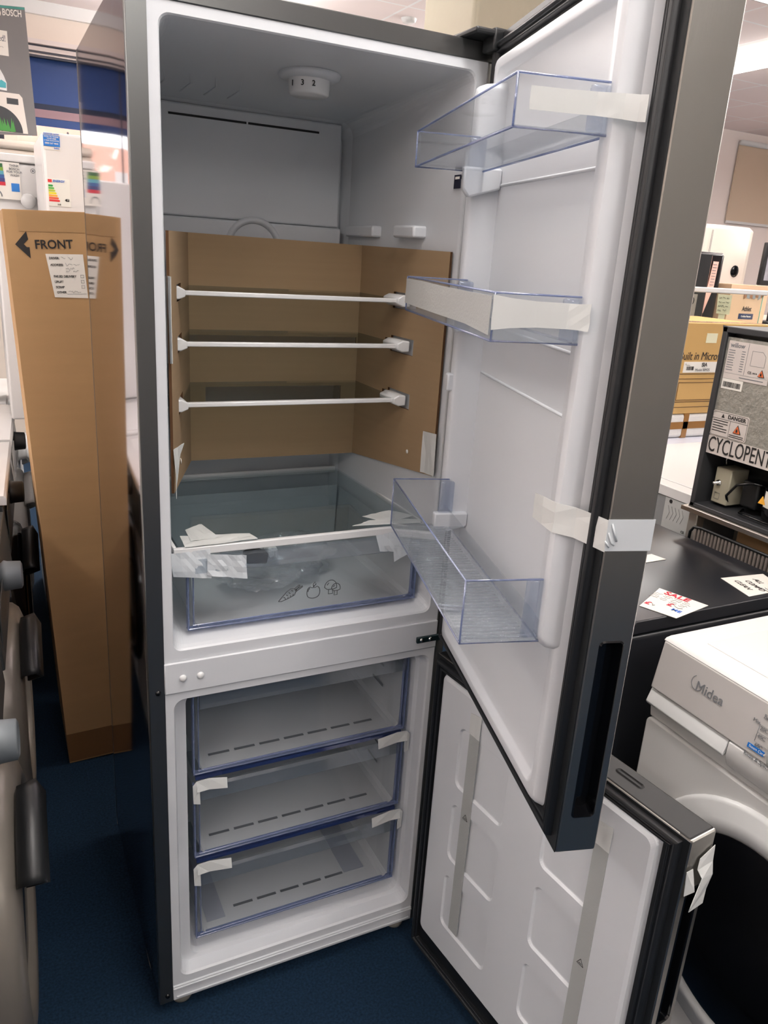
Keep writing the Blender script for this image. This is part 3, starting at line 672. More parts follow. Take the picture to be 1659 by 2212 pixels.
for i, (tx, xx, zz) in enumerate((('DRIVER:', .091, 1.4395), ('ADDRESS:', .0925, 1.424), ('FAILED DELIVERY', .0975, 1.397), ('UPLIFT', .0985, 1.384), ('SCRAP', .100, 1.3715), ('OTHER', .1015, 1.359))):
    text('label_text', tx, .0075, (xx, -.0024, zz), (1, 0, 0), (0, 0, 1), ink, dl, bold=.00015, sx=.9)
g = G()
for zz in (1.3975, 1.385, 1.3725): g.tube([(.160, -.0026, zz - .0035), (.167, -.0026, zz - .0035), (.167, -.0026, zz + .0035), (.160, -.0026, zz + .0035)], .0004, n=4, closed=True)
g.tube([(.125, -.0026, 1.355), (.170, -.0026, 1.3555)], .0003, n=4)
f_ = lambda a, b: (a, -.0027, b)
scribble(g, .119, .150, 1.440, .006, f_, words=2, seed=1, r=.0003); scribble(g, .127, .165, 1.425, .006, f_, words=2, seed=2, r=.0003); scribble(g, .127, .158, 1.416, .005, f_, words=1, seed=3, r=.0003); scribble(g, .127, .160, 1.410, .004, f_, words=2, seed=4, r=.0003); scribble(g, .128, .168, 1.360, .006, f_, words=1, seed=5, r=.0003)
g.build('handwriting', ink_grey, dl)

# ---------------------------------------------------------------- washing machines (front faces local -x... built facing +x, origin at base centre of the front)
def washer(label, loc, rz, body, ring, glass, knob_m, panel_m, style, group, w=.60, h=.85, d=.56, cat='washing machine', name='washing_machine'):
    t = thing(name, label, cat, loc, rz, group)
    g = G(); g.loft([rr(-w / 2, w / 2, .02, h - .025, .012, x, plane='yz') for x in (-d, 0)], cap=True, cap0=True); g.build('body', body, t, bevel=.004)
    g = G(); ov = .022 if body is white_paint else .004
    g.prism([(-d, h - .025), (ov, h - .025), (ov, h - .006), (ov - .006, h), (-d, h)], 'y', -w / 2, w / 2); g.box(-d + .06, -.06, -w / 2 + .05, w / 2 - .05, h, h + .001); g.build('worktop', white_paint if body is not black_ap else black_ap, t, bevel=.004)
    g = G(); g.prism([(0, h - .17), (.022, h - .165), (.012, h - .03), (0, h - .03)], 'y', -w / 2 + .004, w / 2 - .004); cp = g.build('control_panel', panel_m, t, bevel=.003)
    g = G(); g.lathe([(.024, .0), (.034, .012), (.032, .018), (.030, .045), (.024, .048), (.02, .042), (0, .042)], (.010, -.06, h - .062), 'x', n=32); g.build('dial', knob_m, cp)
    g = G(); g.box(.018, .021, -w / 2 + .03, -w / 2 + .2, h - .14, h - .05); g.build('detergent_drawer', panel_m, t, bevel=.002)
    R = .235; cz = .405
    g = G(); g.lathe([(R + .015, .0), (R + .012, .02), (R, .034), (R - .03, .045), (R - .045, .04), (R - .055, .022)], (0, .05, cz), 'x', n=56); dr_ = g.build('door_ring', ring, t)
    g = G(); g.lathe([(R - .055, .024), (R - .07, .03), (R * .5, .034), (0, .036)], (0, .05, cz), 'x', n=48); g.build('door_glass', glass, dr_)
    if style == 'line':
        g = G(); g.lathe([(R - .028, .0455), (R - .033, .049), (R - .038, .0455)], (0, .05, cz), 'x', n=56); g.build('chrome_trim', chrome, dr_)
    g = G(); a0 = math.radians(-84); a1 = math.radians(-44)
    prof = [(R - .02, .038), (R + .005, .044), (R + .014, .070), (R - .014, .082), (R - .038, .052)]
    g.lathe(prof, (0, .05, cz), 'x', n=12, arc=(a0 + math.pi, a1 + math.pi)); g.build('door_handle', black_p if style != 'white' else white_g, dr_, solid=.006)
    g = G()
    for yy in (-w / 2 + .05, w / 2 - .05):
        for xx in (-.05, -d + .05): g.lathe([(0, 0), (.02, 0), (.02, .01), (.012, .02), (.012, .03)], (xx, yy, 0), 'z', n=12)
    g.build('feet', black_p, t)
    return t
grp = 'washing machines in the row at the left edge'
rz = -math.atan(.05)
washer('graphite front loading washing machine nearest the camera at the left edge', (-.260, -.06, 0), rz, grey_ap, grey_ap, black_g, mat('matt_grey_dial', (112, 118, 122), .5, metal=.3), grey_dk, 'plain', grp)
washer('second graphite washing machine at the left edge, behind the nearest one', (-.229, .58, 0), rz, grey_ap, grey_ap, black_g, mat('matt_grey_dial', (112, 118, 122), .5, metal=.3), grey_dk, 'plain', grp)
washer('white washing machine with black chrome lined door beside the tall carton', (-.200, 1.21, 0), rz, white_paint, black_g, black_g, black_p, grey_dk, 'line', grp)
washer('white washing machine with white door, behind the black doored one', (-.168, 1.84, 0), rz, white_paint, white_g, black_g, black_p, white_paint, 'white', grp)

washer('white washing machine furthest back in the left row', (-.165, 2.47, 0), rz, white_paint, white_g, black_g, white_g, white_paint, 'white', grp)

# ---------------------------------------------------------------- tall white fridge with energy label, behind the carton
tf = thing('upright_freezer', 'tall white upright freezer with energy label behind the carton', 'freezer', (-.02, 1.35, 0))
g = G(); g.box(0, .55, .045, .40, .02, 1.768); g.build('body', white_paint, tf, bevel=.006)
g = G(); g.box(0, .55, 0, .045, .06, 1.768); g.build('freezer_door', white_paint, tf, bevel=.008)
g = G(); g.box(.003, .046, -.0015, 0, 1.722, 1.766, 0); g.box(.003, .046, -.003, -.0015, 1.731, 1.759, 1); l1 = g.build('guarantee_sticker', [paper, mat('label_blue', (30, 118, 205), .5)], tf)
for tx, z, sz in (('REGISTER NOW', 1.7625, .0055), ('NOW TO THANK', 1.7555, .0048), ('YOUR FREE', 1.7505, .0048), ('2 YEAR GUARANTEE', 1.7455, .0042), ('0800 567 9843', 1.7385, .0058)):
    text('sticker_text', tx, sz, (.0245, -.0032, z), (1, 0, 0), (0, 0, 1), ink_blue if z > 1.76 else paper, l1, 'CENTER', bold=.0001)
text('maker_name', 'beko', .007, (.037, -.0020, 1.727), (1, 0, 0), (0, 0, 1), ink_blue, l1, 'CENTER', bold=.0002)
g = G(); g.box(.007, .066, -.0015, 0, 1.574, 1.648); el = g.build('energy_label', mat('label_white', (228, 230, 224), .5), tf)
text('energy_heading', 'ENERGY', .0085, (.021, -.0025, 1.641), (1, 0, 0), (0, 0, 1), ink_blue, el, bold=.0003)
g = G(); cols_ = [(40, 150, 70), (90, 175, 70), (180, 200, 60), (235, 225, 50), (235, 165, 55), (225, 95, 60), (215, 50, 55)]
for i in range(7):
    z = 1.631 - i * .0066; x1 = .019 + i * .0027; g.prism([(.0085, z), (x1, z), (x1 + .0025, z - .0026), (x1, z - .0052), (.0085, z - .0052)], 'y', -.0022, -.0015, i)
g.box(.008, .0185, -.0022, -.0015, 1.637, 1.645, 6); g.prism([(.050, 1.592), (.054, 1.5955), (.062, 1.5955), (.062, 1.5885), (.054, 1.5885)], 'y', -.0022, -.0015, 7)
g.build('rating_arrows', [mat('arrow_%d' % i, c, .5) for i, c in enumerate(cols_)] + [ink], el)
text('rating_letter', 'F', .006, (.0585, -.0024, 1.592), (1, 0, 0), (0, 0, 1), paper, el, 'CENTER', bold=.0003)
text('energy_number', '318', .006, (.030, -.0024, 1.579), (1, 0, 0), (0, 0, 1), ink, el, bold=.0003)

# stacked washing machine (upper one) with poster card behind
lowst = thing('packed_appliance', 'white appliance under the stacked washing machine behind the carton', 'appliance', (-.075, 1.82, 0))
g = G(); g.box(0, .50, 0, .56, .0, .86); g.build('body', white_paint, lowst, bevel=.006)
sw = thing('washing_machine', 'white washing machine stacked high at the upper left under the poster board', 'washing machine', (-.585, 1.80, .861))
g = G(); g.box(.435, 1.035, 0, .56, 0, .85); g.build('body', white_paint, sw, bevel=.006)
g = G(); g.box(.433, 1.037, -.02, .57, .85, .875); g.build('worktop', white_paint, sw, bevel=.005)
g = G(); g.box(.438, 1.032, -.012, 0, .745, .845); cp = g.build('control_panel', white_paint, sw, bevel=.004)
g = G(); g.lathe([(0, -.03), (.02, -.03), (.024, -.012)], (.540, 0, .735), 'y', n=30); g.build('dial', white_g, cp)
g = G(); g.box(.44, .545, -.016, -.012, .853, .868, 0); g.build('display', black_g, sw)
g = G(); g.box(.412, .520, -.016, -.0125, .735, .848); ad = g.build('advert_sticker', paper, sw)
g = G()
for i, c in enumerate([(44, 100, 60), (120, 160, 60), (90, 160, 180), (50, 90, 150), (60, 60, 120), (200, 40, 60)]): g.box(.415, .470 + i * .001, -.0172, -.0160, .842 - i * .011, .831 - i * .011, i)
g.box(.492, .516, -.0172, -.0160, .760, .785, 6)
g.lathe([(.020, -.0172), (.024, -.0172)], (.440, 0, .742), 'y', 7, n=20, arc=(0, math.pi))
g.build('advert_bands', [mat('band_%d' % i, c, .5) for i, c in enumerate([(44, 100, 60), (120, 160, 60), (90, 160, 180), (50, 90, 150), (60, 60, 120), (200, 40, 60)])] + [mat('label_blue2', (40, 120, 200), .5), ink_grey], ad)
for tx, z in (('THINK', .838), ('BOSCH', .828), ('FOR YOUR', .819), ('WASH', .809)): text('advert_text', tx, .0095, (.504, -.0175, z), (1, 0, 0), (0, 0, 1), ink_grey, ad, 'CENTER', bold=.0002)
g = G(); g.lathe([(.006, -.0125), (.0075, -.0125)], (.560, 0, .828), 'y', n=20); g.lathe([(0, -.0125), (.003, -.0125)], (.560, 0, .828), 'y', n=12); g.build('round_logo', ink_grey, cp)
text('maker_name', 'B', .018, (.576, -.0130, .828), (1, 0, 0), (0, 0, 1), ink_red, cp, bold=.0006)
# poster board
pb = thing('poster_board', 'grey advertising board of washing machine and bottle at the upper left', 'poster', (-.35, 4.9, 2.06))
pm = mat('poster_grey', (112, 110, 110), .5, noise=.35, nscale=1.6)
g = G(); g.add([(0, 0, .0), (.54, 0, .04), (.517, 0, .775), (0, 0, .735)], [(0, 1, 2, 3)]); g.build('board', pm, pb, solid=.006)
g = G(); g.add([(0, -.005, .722), (.516, -.005, .760), (.5165, -.005, .773), (0, -.005, .735)], [(0, 1, 2, 3)]); g.build('colour_strip', mat('green_blue_strip', (64, 140, 130), .5, noise=.4, nscale=8), pb)
text('poster_heading', 'BOSCH', .052, (.385, -.005, .726), (1, 0, .06), (0, 0, 1), paper, pb, bold=.0014, sx=.66)
g = G(); g.lathe([(.018, -.0045), (.026, -.0045)], (.352, 0, .720), 'y', n=24); g.build('round_logo', paper, pb)
g = G(); g.box(.20, .405, -.0055, -.0035, .485, .625); cn = g.build('poster_card', paper, pb)
text('poster_text', 'ed!', .050, (.350, -.0065, .580), (1, 0, 0), (0, 0, 1), ink_grey, cn, bold=.0006, sx=.7)
g = G(); scribble(g, .30, .39, .530, .010, lambda a, b: (a, -.0065, b), words=2, r=.0008); g.build('small_print', ink_grey, cn)
g = G(); g.prism([(.02, .035), (.485, .045), (.466, .255), (.448, .275), (.02, .275)], 'y', -.0055, -.0035, 0)
g.box(.372, .440, -.0065, -.0055, .210, .245, 1)
g.lathe([(0, -.0070), (.150, -.0070)], (.305, 0, .045), 'y', 1, n=40, arc=(0, math.pi)); g.build('pictured_washer', [mat('pictured_white', (226, 218, 210), .5), mat('pictured_dark', (46, 48, 52), .4)], pb)
g = G(); rnd = random.Random(2)
for i in range(14): a = .31 + rnd.uniform(0, .08); g.prism([(a, .046), (a + .022, .05), (a + .004 + rnd.uniform(-.008, .008), .09 + rnd.uniform(0, .05))], 'y', -.0078 - i * .0001, -.0070)
g.build('pictured_leaves', mat('leaf_green', (64, 140, 60), .5), pb)
g = G(); g.prism([(.29, .29), (.378, .285), (.380, .33), (.366, .370), (.340, .42), (.29, .45)], 'y', -.0055, -.0035, 0); g.prism([(.32, .300), (.374, .300), (.376, .33), (.350, .345), (.33, .33)], 'y', -.0065, -.0055, 1)
g.build('pictured_bottle', [mat('bottle_white', (226, 226, 226), .5), mat('bottle_teal', (70, 165, 175), .5)], pb)
cb = thing('tall_cabinet', 'cream cabinet under the poster board at the upper left', 'cabinet', (-.45, 4.85, 0))
g = G(); g.box(0, .95, 0, .45, 0, 2.0); g.box(-.01, .96, -.02, .46, 2.0, 2.055); g.build('cabinet_body', mat('cream_laminate', (216, 206, 194), .5), cb, bevel=.02)
dry = thing('tumble_dryer', 'white tumble dryer stacked on the furthest washing machine of the left row', 'tumble dryer', (-.19, 2.47, .853), rz)
g = G(); g.box(-.56, 0, -.30, .30, 0, .85); g.build('body', white_paint, dry, bevel=.006)
g = G(); g.box(0, .012, -.29, .29, .72, .84); g.box(.012, .014, .05, .2, .76, .81, 1); g.build('control_panel', [white_g, ink_blue], dry, bevel=.002)
g = G(); g.lathe([(.21, .0), (.205, .02), (.18, .028), (0, .02)], (0, 0, .38), 'x', n=40); g.build('door_ring', white_g, dry)

# ---------------------------------------------------------------- right side: white front loader with angled panel
md = thing('washing_machine', 'white front loading washing machine with Midea logo at the lower right', 'washing machine', (.885, -.592, 0))
w, h, d = .60, .85, .56     # local: front at x=0 facing -x ; y from -.3 to .3
g = G(); g.loft([rr(-.3, .3, .02, .685, .012, x, plane='yz') for x in (.005, d)], cap=True, cap0=True); g.box(.03, d, -.3, .3, .68, .83); g.build('body', white_paint, md, bevel=.004)
g = G(); g.prism([(.0135, .8465), (.018, .851), (.03, .853), (d, .853), (d, .828), (.03, .828)], 'y', -.3, .3); g.box(.07, d - .05, -.25, .25, .853, .8545); g.build('worktop', white_paint, md, bevel=.003)
g = G(); g.prism([(.013, .846), (-.002, .750), (.03, .748), (.03, .846)], 'y', -.298, .298); cpn = g.build('control_panel', mat('panel_silver_white', (196, 192, 190), .3), md, bevel=.003)
g = G(); g.prism([(.012, .750), (.002, .748), (-.008, .722), (-.004, .716), (.008, .728)], 'y', .115, .298); g.build('drawer_handle', white_g, md, bevel=.002)
g = G(); g.prism([(.004, .750), (.004, .700), (-.004, .722), (-.002, .748)], 'y', -.298, .112); g.prism([(.03, .728), (.006, .716), (.012, .685), (.03, .685)], 'y', -.298, .298, 0); g.build('fascia_lower', white_paint, md, bevel=.002)
rn = Vector((-.016, 0, .088)).normalized()
def onpanel(y, z): z += .012; return (.013 - .015 * (.846 - z) / .096 - .0012, y, z)
text('maker_name', 'Midea', .0255, onpanel(.205, .792), (0, -1, 0), (.016, 0, .088), ink_grey, cpn)
g = G(); g.tube([(onpanel(.2035 + .0125 * math.cos(a), .797 + .0135 * math.sin(a))) for a in [math.radians(60 - i * 20) for i in range(13)]], .0006, n=5)
for zz, ya, yb_ in ((.809, .067, -.2), (.795, .069, -.2), (.781, .069, -.2), (.764, .069, -.2), (.738, .078, -.1)): g.tube([onpanel(ya, zz), onpanel(yb_, zz)], .0003, n=4)
g.tube([onpanel(.069, .796), onpanel(.069, .765)], .0005, n=4); g.build('panel_lines', ink_grey, cpn)
for tx, y, z in (('Quick 15', .062, .826), ('Rapid 45', .067, .812), ('Mix', .083, .797), ('20C', .067, .790), ('40C', .067, .776), ('60C', .067, .760), ('Rinse & Spin', .080, .737)):
    text('panel_text', tx, .009, onpanel(y, z), (0, -1, 0), (.015, 0, .096), ink_grey, cpn)
g = G(); P_ = [onpanel(.078, .757), onpanel(.046, .757), onpanel(.046, .749), onpanel(.078, .749)]; g.add(P_, [(0, 1, 2, 3)]); g.build('blue_key', mat('label_blue', (30, 118, 205), .5), cpn, solid=.001)
text('panel_text', 'Steam Care', .0065, onpanel(.075, .7530), (0, -1, 0), (.015, 0, .096), paper, cpn, extrude=.0008)
g = G(); g.lathe([(.030, 0), (.034, -.012), (.030, -.030), (0, -.032)], (.004, -.005, .783), 'x', n=32); g.build('dial', white_g, cpn)
g = G(); g.lathe([(.252, .004), (.250, -.006), (.244, -.010), (.222, -.0105), (.218, -.013), (.196, -.013), (.188, -.008)], (.005, 0, .41), 'x', n=64); rg = g.build('door_ring', white_g, md)
g = G(); g.lathe([(.189, -.012), (.165, -.020), (.09, -.026), (0, -.028)], (.005, 0, .41), 'x', n=56); g.build('door_glass', black_g, rg)

# black front loader behind it with three paper notices on top
bk = thing('washing_machine', 'black washing machine with SALE notice on its top, centre right', 'washing machine', (.885, .085, 0))
g = G(); g.loft([rr(-.3, .3, .02, .815, .012, x, plane='yz') for x in (.005, .50)], cap=True, cap0=True); g.build('body', black_ap, bk, bevel=.004)
g = G(); g.prism([(.0, .820), (.0, .835), (.012, .850), (.515, .850), (.515, .820)], 'y', -.305, .305); g.build('worktop', black_ap, bk, bevel=.003)
g = G(); g.prism([(.005, .70), (-.010, .71), (-.006, .812), (.005, .812)], 'y', -.298, .298); g.box(-.012, -.0095, -.29, -.25, .76, .79, 1); g.build('control_panel', [black_g, mat('dark_red', (120, 20, 28), .4)], bk, bevel=.002)
g = G(); g.lathe([(.23, .004), (.228, -.02), (.2, -.03), (.18, -.02), (.1, -.03), (0, -.03)], (.005, 0, .40), 'x', n=48); g.build('door_ring', black_g, bk)
def paper_card(name, label, P, z, lines, mt=paper):
    P = [Vector((p[0], p[1], 0)) for p in P]; c = sum(P, Vector()) / 4
    t = thing(name, label, 'notice', (c.x, c.y, z))
    g = G(); g.add([p - c for p in P], [(0, 1, 2, 3)]); g.build('sheet', mt, t, solid=.0008, loc=(0, 0, .0006))
    return t, [p - c for p in P]
sl, P_ = paper_card('sale_notice', 'white SALE notice with red and blue writing on black appliance', [(.955, -.165), (1.066, -.108), (1.100, -.212), (.985, -.236)], .8505, 0)
r_ = (P_[2] - P_[1]).normalized(); up_ = Vector((-r_.y, r_.x, 0)) 
o_ = P_[1]
def on(a, b): return tuple(o_ + r_ * a - up_ * b + Vector((0, 0, .0016)))
text('sale_word', 'SALE', .026, on(.020, .014), r_, up_, ink_red, sl, bold=.001)
text('price_text', '£', .022, on(.052, .066), r_, up_, ink_red, sl, bold=.001)
text('price_text', '£', .022, on(.018, .096), r_, up_, ink_red, sl, bold=.001)
text('size_text', 'ME', .016, on(.070, .084), r_, up_, ink_blue, sl, bold=.001)
g = G()
for i in range(4): scribble(g, .006, .092, .030 + i * .0085, .005, lambda a, b: on(a, b), words=4, seed=20 + i, r=.0003)
scribble(g, .064, .10, .068, .012, lambda a, b: on(a, b), words=1, seed=31, r=.0005); scribble(g, .03, .045, .095, .012, lambda a, b: on(a, b), words=1, seed=32, r=.0005)
g.build('handwriting', mat('brown_ink', (90, 60, 50), .6), sl)
cn, P_ = paper_card('clean_notice', 'white handwritten CLEAN notice at the right edge of the black appliance', [(1.252, -.109), (1.375, -.122), (1.345, -.205), (1.228, -.2065)], .8505, 0)
g = G()
o2 = P_[0]; r2 = (P_[3] - P_[0]).normalized(); u2 = Vector((-r2.y, r2.x, 0))
def on2(a, b): return tuple(o2 + r2 * a + u2 * b + Vector((0, 0, .0018)))
for k_ in range(3): g.tube([on2(.062, .060 + k_ * .008), on2(.085, .062 + k_ * .008)], .0005, n=4)
g.build('handwriting', ink, cn)
for tx, a_, b_, sz in (('CLEAN', .016, .026, .018), ('COMPO', .018, .052, .018), ('ALL', .012, .078, .018)):
    text('notice_text', tx, sz, on2(a_, b_), r2, (-r2.y, r2.x, 0), ink, cn, sx=.9, shear=.3, bold=-.0002)
sm, P_ = paper_card('paper_slip', 'small white paper slip on black appliance beside the taped door', [(1.145, .060), (1.205, .060), (1.215, .022), (1.150, .02)], .8505, 0)

# cooker behind the black machine, silver, carrying the small fridge
ck = thing('cooker', 'silver cooker standing behind the black washing machine', 'cooker', (1.455, -.28, 0))
g = G(); g.box(.03, .60, 0, .46, .0, .78, 0); g.box(-.012, .60, 0, .485, .901, .914, 0); g.box(.18, .60, 0, .46, .78, .901, 0); g.box(.0, .03, .44, .47, .60, .901, 0)
g.build('body', [silver_ap], ck, bevel=.003)
g = G(); g.box(-.0165, -.012, .0, .485, .902, .912); g.build('chrome_edge', chrome, ck)
g = G(); P2 = [(-.022, .0, .874), (-.022, .40, .874), (-.022, .425, .870), (-.022, .435, .855), (-.022, .436, .80), (.03, .436, .78)]; g.tube(P2, .004, n=8); g.build('wire_rail', black_p, ck)
g = G(); 
g.box(-.012, .03, .0, .43, .70, .852, 1)
for i in range(38): g.box(-.024, -.018, .008 + i * .011, .0135 + i * .011, .80, .870)
g.build('vent_slats', [mat('vent_grey', (120, 112, 106), .4), hole_m], ck)
g = G(); g.box(.06, .17, .05, .36, .781, .885); g.build('card_packing', card, ck, bevel=.01)

# small fridge seen from behind
mf = thing('mini_fridge', 'small black fridge seen from behind with CYCLOPENTANE strip and exposed compressor', 'fridge', (1.45, -.28, .9155))
A_, B_ = 0, .47    # local y extent; back face at x=0 facing -x
g = G()
g.box(0, .45, .455, B_, 0, .47); g.box(0, .45, 0, .015, 0, .47); g.box(0, .45, 0, B_, .455, .47); g.box(.03, .45, .015, .455, .20, .455); g.box(.12, .45, .015, .455, 0.012, .20); g.box(0, .45, 0, B_, 0, .012)
g.build('casing', mat('fridge_charcoal', (52, 53, 55), .45), mf, bevel=.002)
g = G(); g.box(.008, .03, .015, .455, .195, .445); bp_ = g.build('back_panel', mat('embossed_grey_sheet', (158, 156, 148), .35, metal=.3, bump=1., bscale=70), mf)
def lab(y0, y1, z0, z1, nm, mt=None):
    g = G(); g.box(.0065, .008, y0, y1, z0, z1); return g.build(nm, mt or mat('sticker_white', (205, 196, 190), .5), mf)
RT = (0, -1, 0); UP = (0, 0, 1)
l_ = lab(.318, .448, .345, .437, 'rating_label')
text('maker_name', 'willow', .016, (.0062, .442, .427), RT, UP, ink_grey, l_, bold=.0002)
g = G()
for i in range(9): g.box(.0060, .0065, .424 + random.uniform(0, .006), .444, .414 - i * .006, .4157 - i * .006); g.box(.0060, .0065, .395, .405, .414 - i * .006, .4157 - i * .006)
g.box(.0060, .0065, .388, .3886, .36, .436)
for (a, b, c, e) in ((.335, .375, .385, .42),): g.tube([(.0062, a, c), (.0062, b, c), (.0062, b, e), (.0062, a + .01, e), (.0062, a, e - .01)], .0004, n=4, closed=True)
g.box(.0060, .0065, .32, .446, .3585, .3590); g.box(.0060, .0065, .33, .40, .351, .353)
g.build('label_print', ink_grey, l_)
text('label_text', 'CE', .009, (.0062, .378, .368), RT, UP, ink, l_); text('label_text', 'UKCA', .005, (.0062, .364, .368), RT, UP, ink, l_)
def warn(y, z, s, par):
    g = G(); g.prism([(y - s, z - s * .8), (y + s, z - s * .8), (y, z + s)], 'x', .0050, .0062, 1); g.prism([(y - s * .82, z - s * .7), (y + s * .82, z - s * .7), (y, z + s * .78)], 'x', .0044, .0052, 0)
    g.prism([(y - s * .2, z - s * .5), (y + s * .2, z - s * .5), (y + s * .25, z - s * .1), (y, z + s * .3), (y - s * .22, z - s * .1)], 'x', .0038, .0046, 1)
    return g.build('warning_triangle', [mat('warning_orange', (222, 110, 60), .5), ink], par)
warn(.338, .370, .0095, l_)
l_ = lab(.386, .448, .319, .344, 'barcode_label', paper)
g = G(); y = .443; rnd = random.Random(4)
while y > .392: wdt = rnd.choice((.0006, .001, .0016)); g.box(.0060, .0065, y - wdt, y, .324, .337); y -= wdt + rnd.choice((.0006, .001, .0015))
g.build('bar_lines', ink, l_)
g = G(); g.loft([rr(.345, .456, .198, .262, .006, .008, plane='yz'), rr(.345, .456, .198, .262, .006, .0066, plane='yz')], cap=True); l_ = g.build('danger_label', mat('sticker_white', (205, 196, 190), .5), mf)
text('danger_word', 'DANGER', .0135, (.0060, .408, .2515), RT, UP, ink, l_, bold=.0005)
g = G(); g.tube([(.0062, p[1], p[2]) for p in rr(.347, .454, .200, .260, .006, 0, plane='yz')], .0004, n=4, closed=True); g.tube([(.0062, .347, .243), (.0062, .454, .243)], .0004, n=4); g.tube([(.0062, .398, .243), (.0062, .398, .20)], .0004, n=4)
for i in range(5): g.box(.0058, .0064, .405 + (.012 if i == 2 else 0), .450, .237 - i * .0065, .2388 - i * .0065)
g.box(.0058, .0064, .352, .395, .209, .2105); g.box(.0058, .0064, .352, .395, .2045, .206); g.prism([(.418, .247), (.428, .247), (.423, .257)], 'x', .0060, .0064); g.build('label_print', ink, l_)
warn(.373, .2255, .012, l_)
l_ = lab(.0, .456, .150, .196, 'name_strip')
text('strip_lettering', 'CYCLOPENTANE', .056, (.0055, .452, .1735), RT, UP, ink, l_, sx=.60, bold=.0)
g = G(); g.box(.035, .10, .385, .435, .02, .115); cbx = g.build('control_box', mat('box_beige', (168, 162, 142), .45), mf, bevel=.003)
g = G(); g.lathe([(.008, 0), (.008, -.004), (.004, -.005), (.004, -.022), (0, -.022)], (.035, .418, .075), 'x', n=16); g.build('spindle', chrome, cbx)
g = G(); g.tube([(.034, .425, .032), (.034, .410, .032), (.034, .410, .048), (.034, .425, .048)], .0006, n=4, closed=True); g.build('box_print', ink_grey, cbx)
g = G(); g.lathe([(0, .16), (.03, .158), (.050, .145), (.056, .12), (.056, .10), (.060, .098), (.060, .04), (.055, .02), (.0, .018)], (.085, .245, 0), 'z', n=40); cm_ = g.build('compressor', black_g, mf)
g = G(); g.lathe([(.0575, .117), (.0575, .139)], (.085, .245, 0), 'z', n=40, arc=(math.radians(140), math.radians(250))); g.lathe([(.0615, .055), (.0615, .095)], (.085, .245, 0), 'z', n=40, arc=(math.radians(150), math.radians(215))); g.build('compressor_label', paper, cm_)
g = G(); g.prism([(.262, .063), (.282, .063), (.272, .083)], 'x', .0185, .0205, 0); g.build('warning_triangle', mat('warning_yellow', (230, 170, 60), .5), cm_)
g = G(); g.box(.05, .10, .31, .36, .03, .10); g.build('relay_cover', black_p, mf, bevel=.006)
g = G(); g.tube([(.05, .39, .02), (.03, .385, .05), (.03, .36, .085), (.035, .32, .1), (.05, .29, .1)], .0035, n=8); g.tube([(.06, .35, .02), (.02, .33, .012 + .01), (.02, .25, .02), (.03, .15, .02)], .003, n=8); g.build('cable', black_g, mf)
g = G(); g.tube([(.03, .40, .17), (.025, .402, .14), (.03, .403, .13)], .0015, n=6); g.build('copper_pipe', chrome, mf)

# white appliance with grey back and rating plate
wa = thing('freezer_chest', 'white appliance with grey rating plate back, left of the small fridge', 'appliance', (1.52, .215, 0))
g = G(); g.box(.0, .62, 0, .55, 0.02, .892, 0); g.build('body', mat('galvanised_grey', (150, 154, 156), .45, metal=.3), wa, bevel=.003)
g = G(); g.box(-.004, .62, -.004, .555, .892, .920); g.box(.05, .57, .05, .50, .920, .922); g.build('lid', white_paint, wa, bevel=.003)
g = G(); g.box(-.0025, 0, .022, .120, .800, .890); rp = g.build('rating_plate', mat('plate_grey', (186, 188, 186), .5), wa)
g = G(); g.lathe([(0, -.0035), (.006, -.0035)], (0, .098, .882), 'x', n=20)
for i in range(5): g.tube([(-.003, .105 - i * .013, .868), (-.003, .105 - i * .013 - .008, .850), (-.003, .105 - i * .013, .828)], .0004, n=4)
g.build('plate_print', ink, rp)
text('plate_text', 'CE', .010, (-.0030, .045, .808), RT, UP, ink, rp)
# more white tops behind
w2 = thing('freezer_chest', 'white chest freezer behind the rating plate appliance, beside the door edge', 'appliance', (1.50, .80, 0))
g = G(); g.box(0, .95, 0, .48, .02, .87, 0); g.build('body', white_paint, w2, bevel=.006)
g = G(); g.box(-.01, .96, -.01, .49, .87, .904); g.build('lid', mat('lid_cool_white', (214, 216, 228), .3), w2, bevel=.006)
# wrapped polystyrene pack
pk = thing('polystyrene_pack', 'white polystyrene block bound with brown tape under the microwave box', 'packaging', (1.95, .90, .905))
g = G(); g.box(0, .55, 0, .36, 0, .092); g.build('block', mat('polystyrene', (226, 224, 220), .8, bump=.6, bscale=60), pk, bevel=.012)
g = G(); g.box(-.002, .552, -.002, .362, .035, .062); g.box(.20, .225, -.002, .362, -.0, .094); g.build('parcel_tape', carton_tape, pk)
mb = thing('microwave_box', 'brown cardboard box printed Built in Microwave, right of the door edge', 'cardboard box', (1.955, .90, .999))
g = G(); g.box(0, .58, 0, .38, 0, .335); g.box(.0, .58, .03, .09, .335, .3362, 1); g.build('box_body', [mat('tan_card', (196, 158, 98), .8, noise=.05, nscale=6), carton_tape], mb, bevel=.004)
text('box_lettering', 'Built in Microwave', .042, (.115, -.001, .215), (1, 0, 0), UP, ink, mb, shear=.12, sx=.84)
g = G(); g.box(.145, .40, -.0015, 0, .155, .195); bl = g.build('model_label', paper, mb)
text('model_name', 'SIA', .020, (.235, -.0028, .184), (1, 0, 0), UP, ink, bl, bold=.001)
text('model_name', 'Model BIM25', .014, (.205, -.0028, .165), (1, 0, 0), UP, ink_grey, bl)
g = G(); y = .160
while y < .196: wdt = rnd.choice((.001, .002)); g.box(y, y + wdt, -.0022, -.0015, .164, .178); y += wdt + rnd.choice((.001, .002))
g.tube([(.155, -.002, .19), (.152, -.002, .186), (.158, -.002, .183), (.175, -.002, .182)], .0006, n=4); g.build('bar_lines', ink, bl)
g = G()
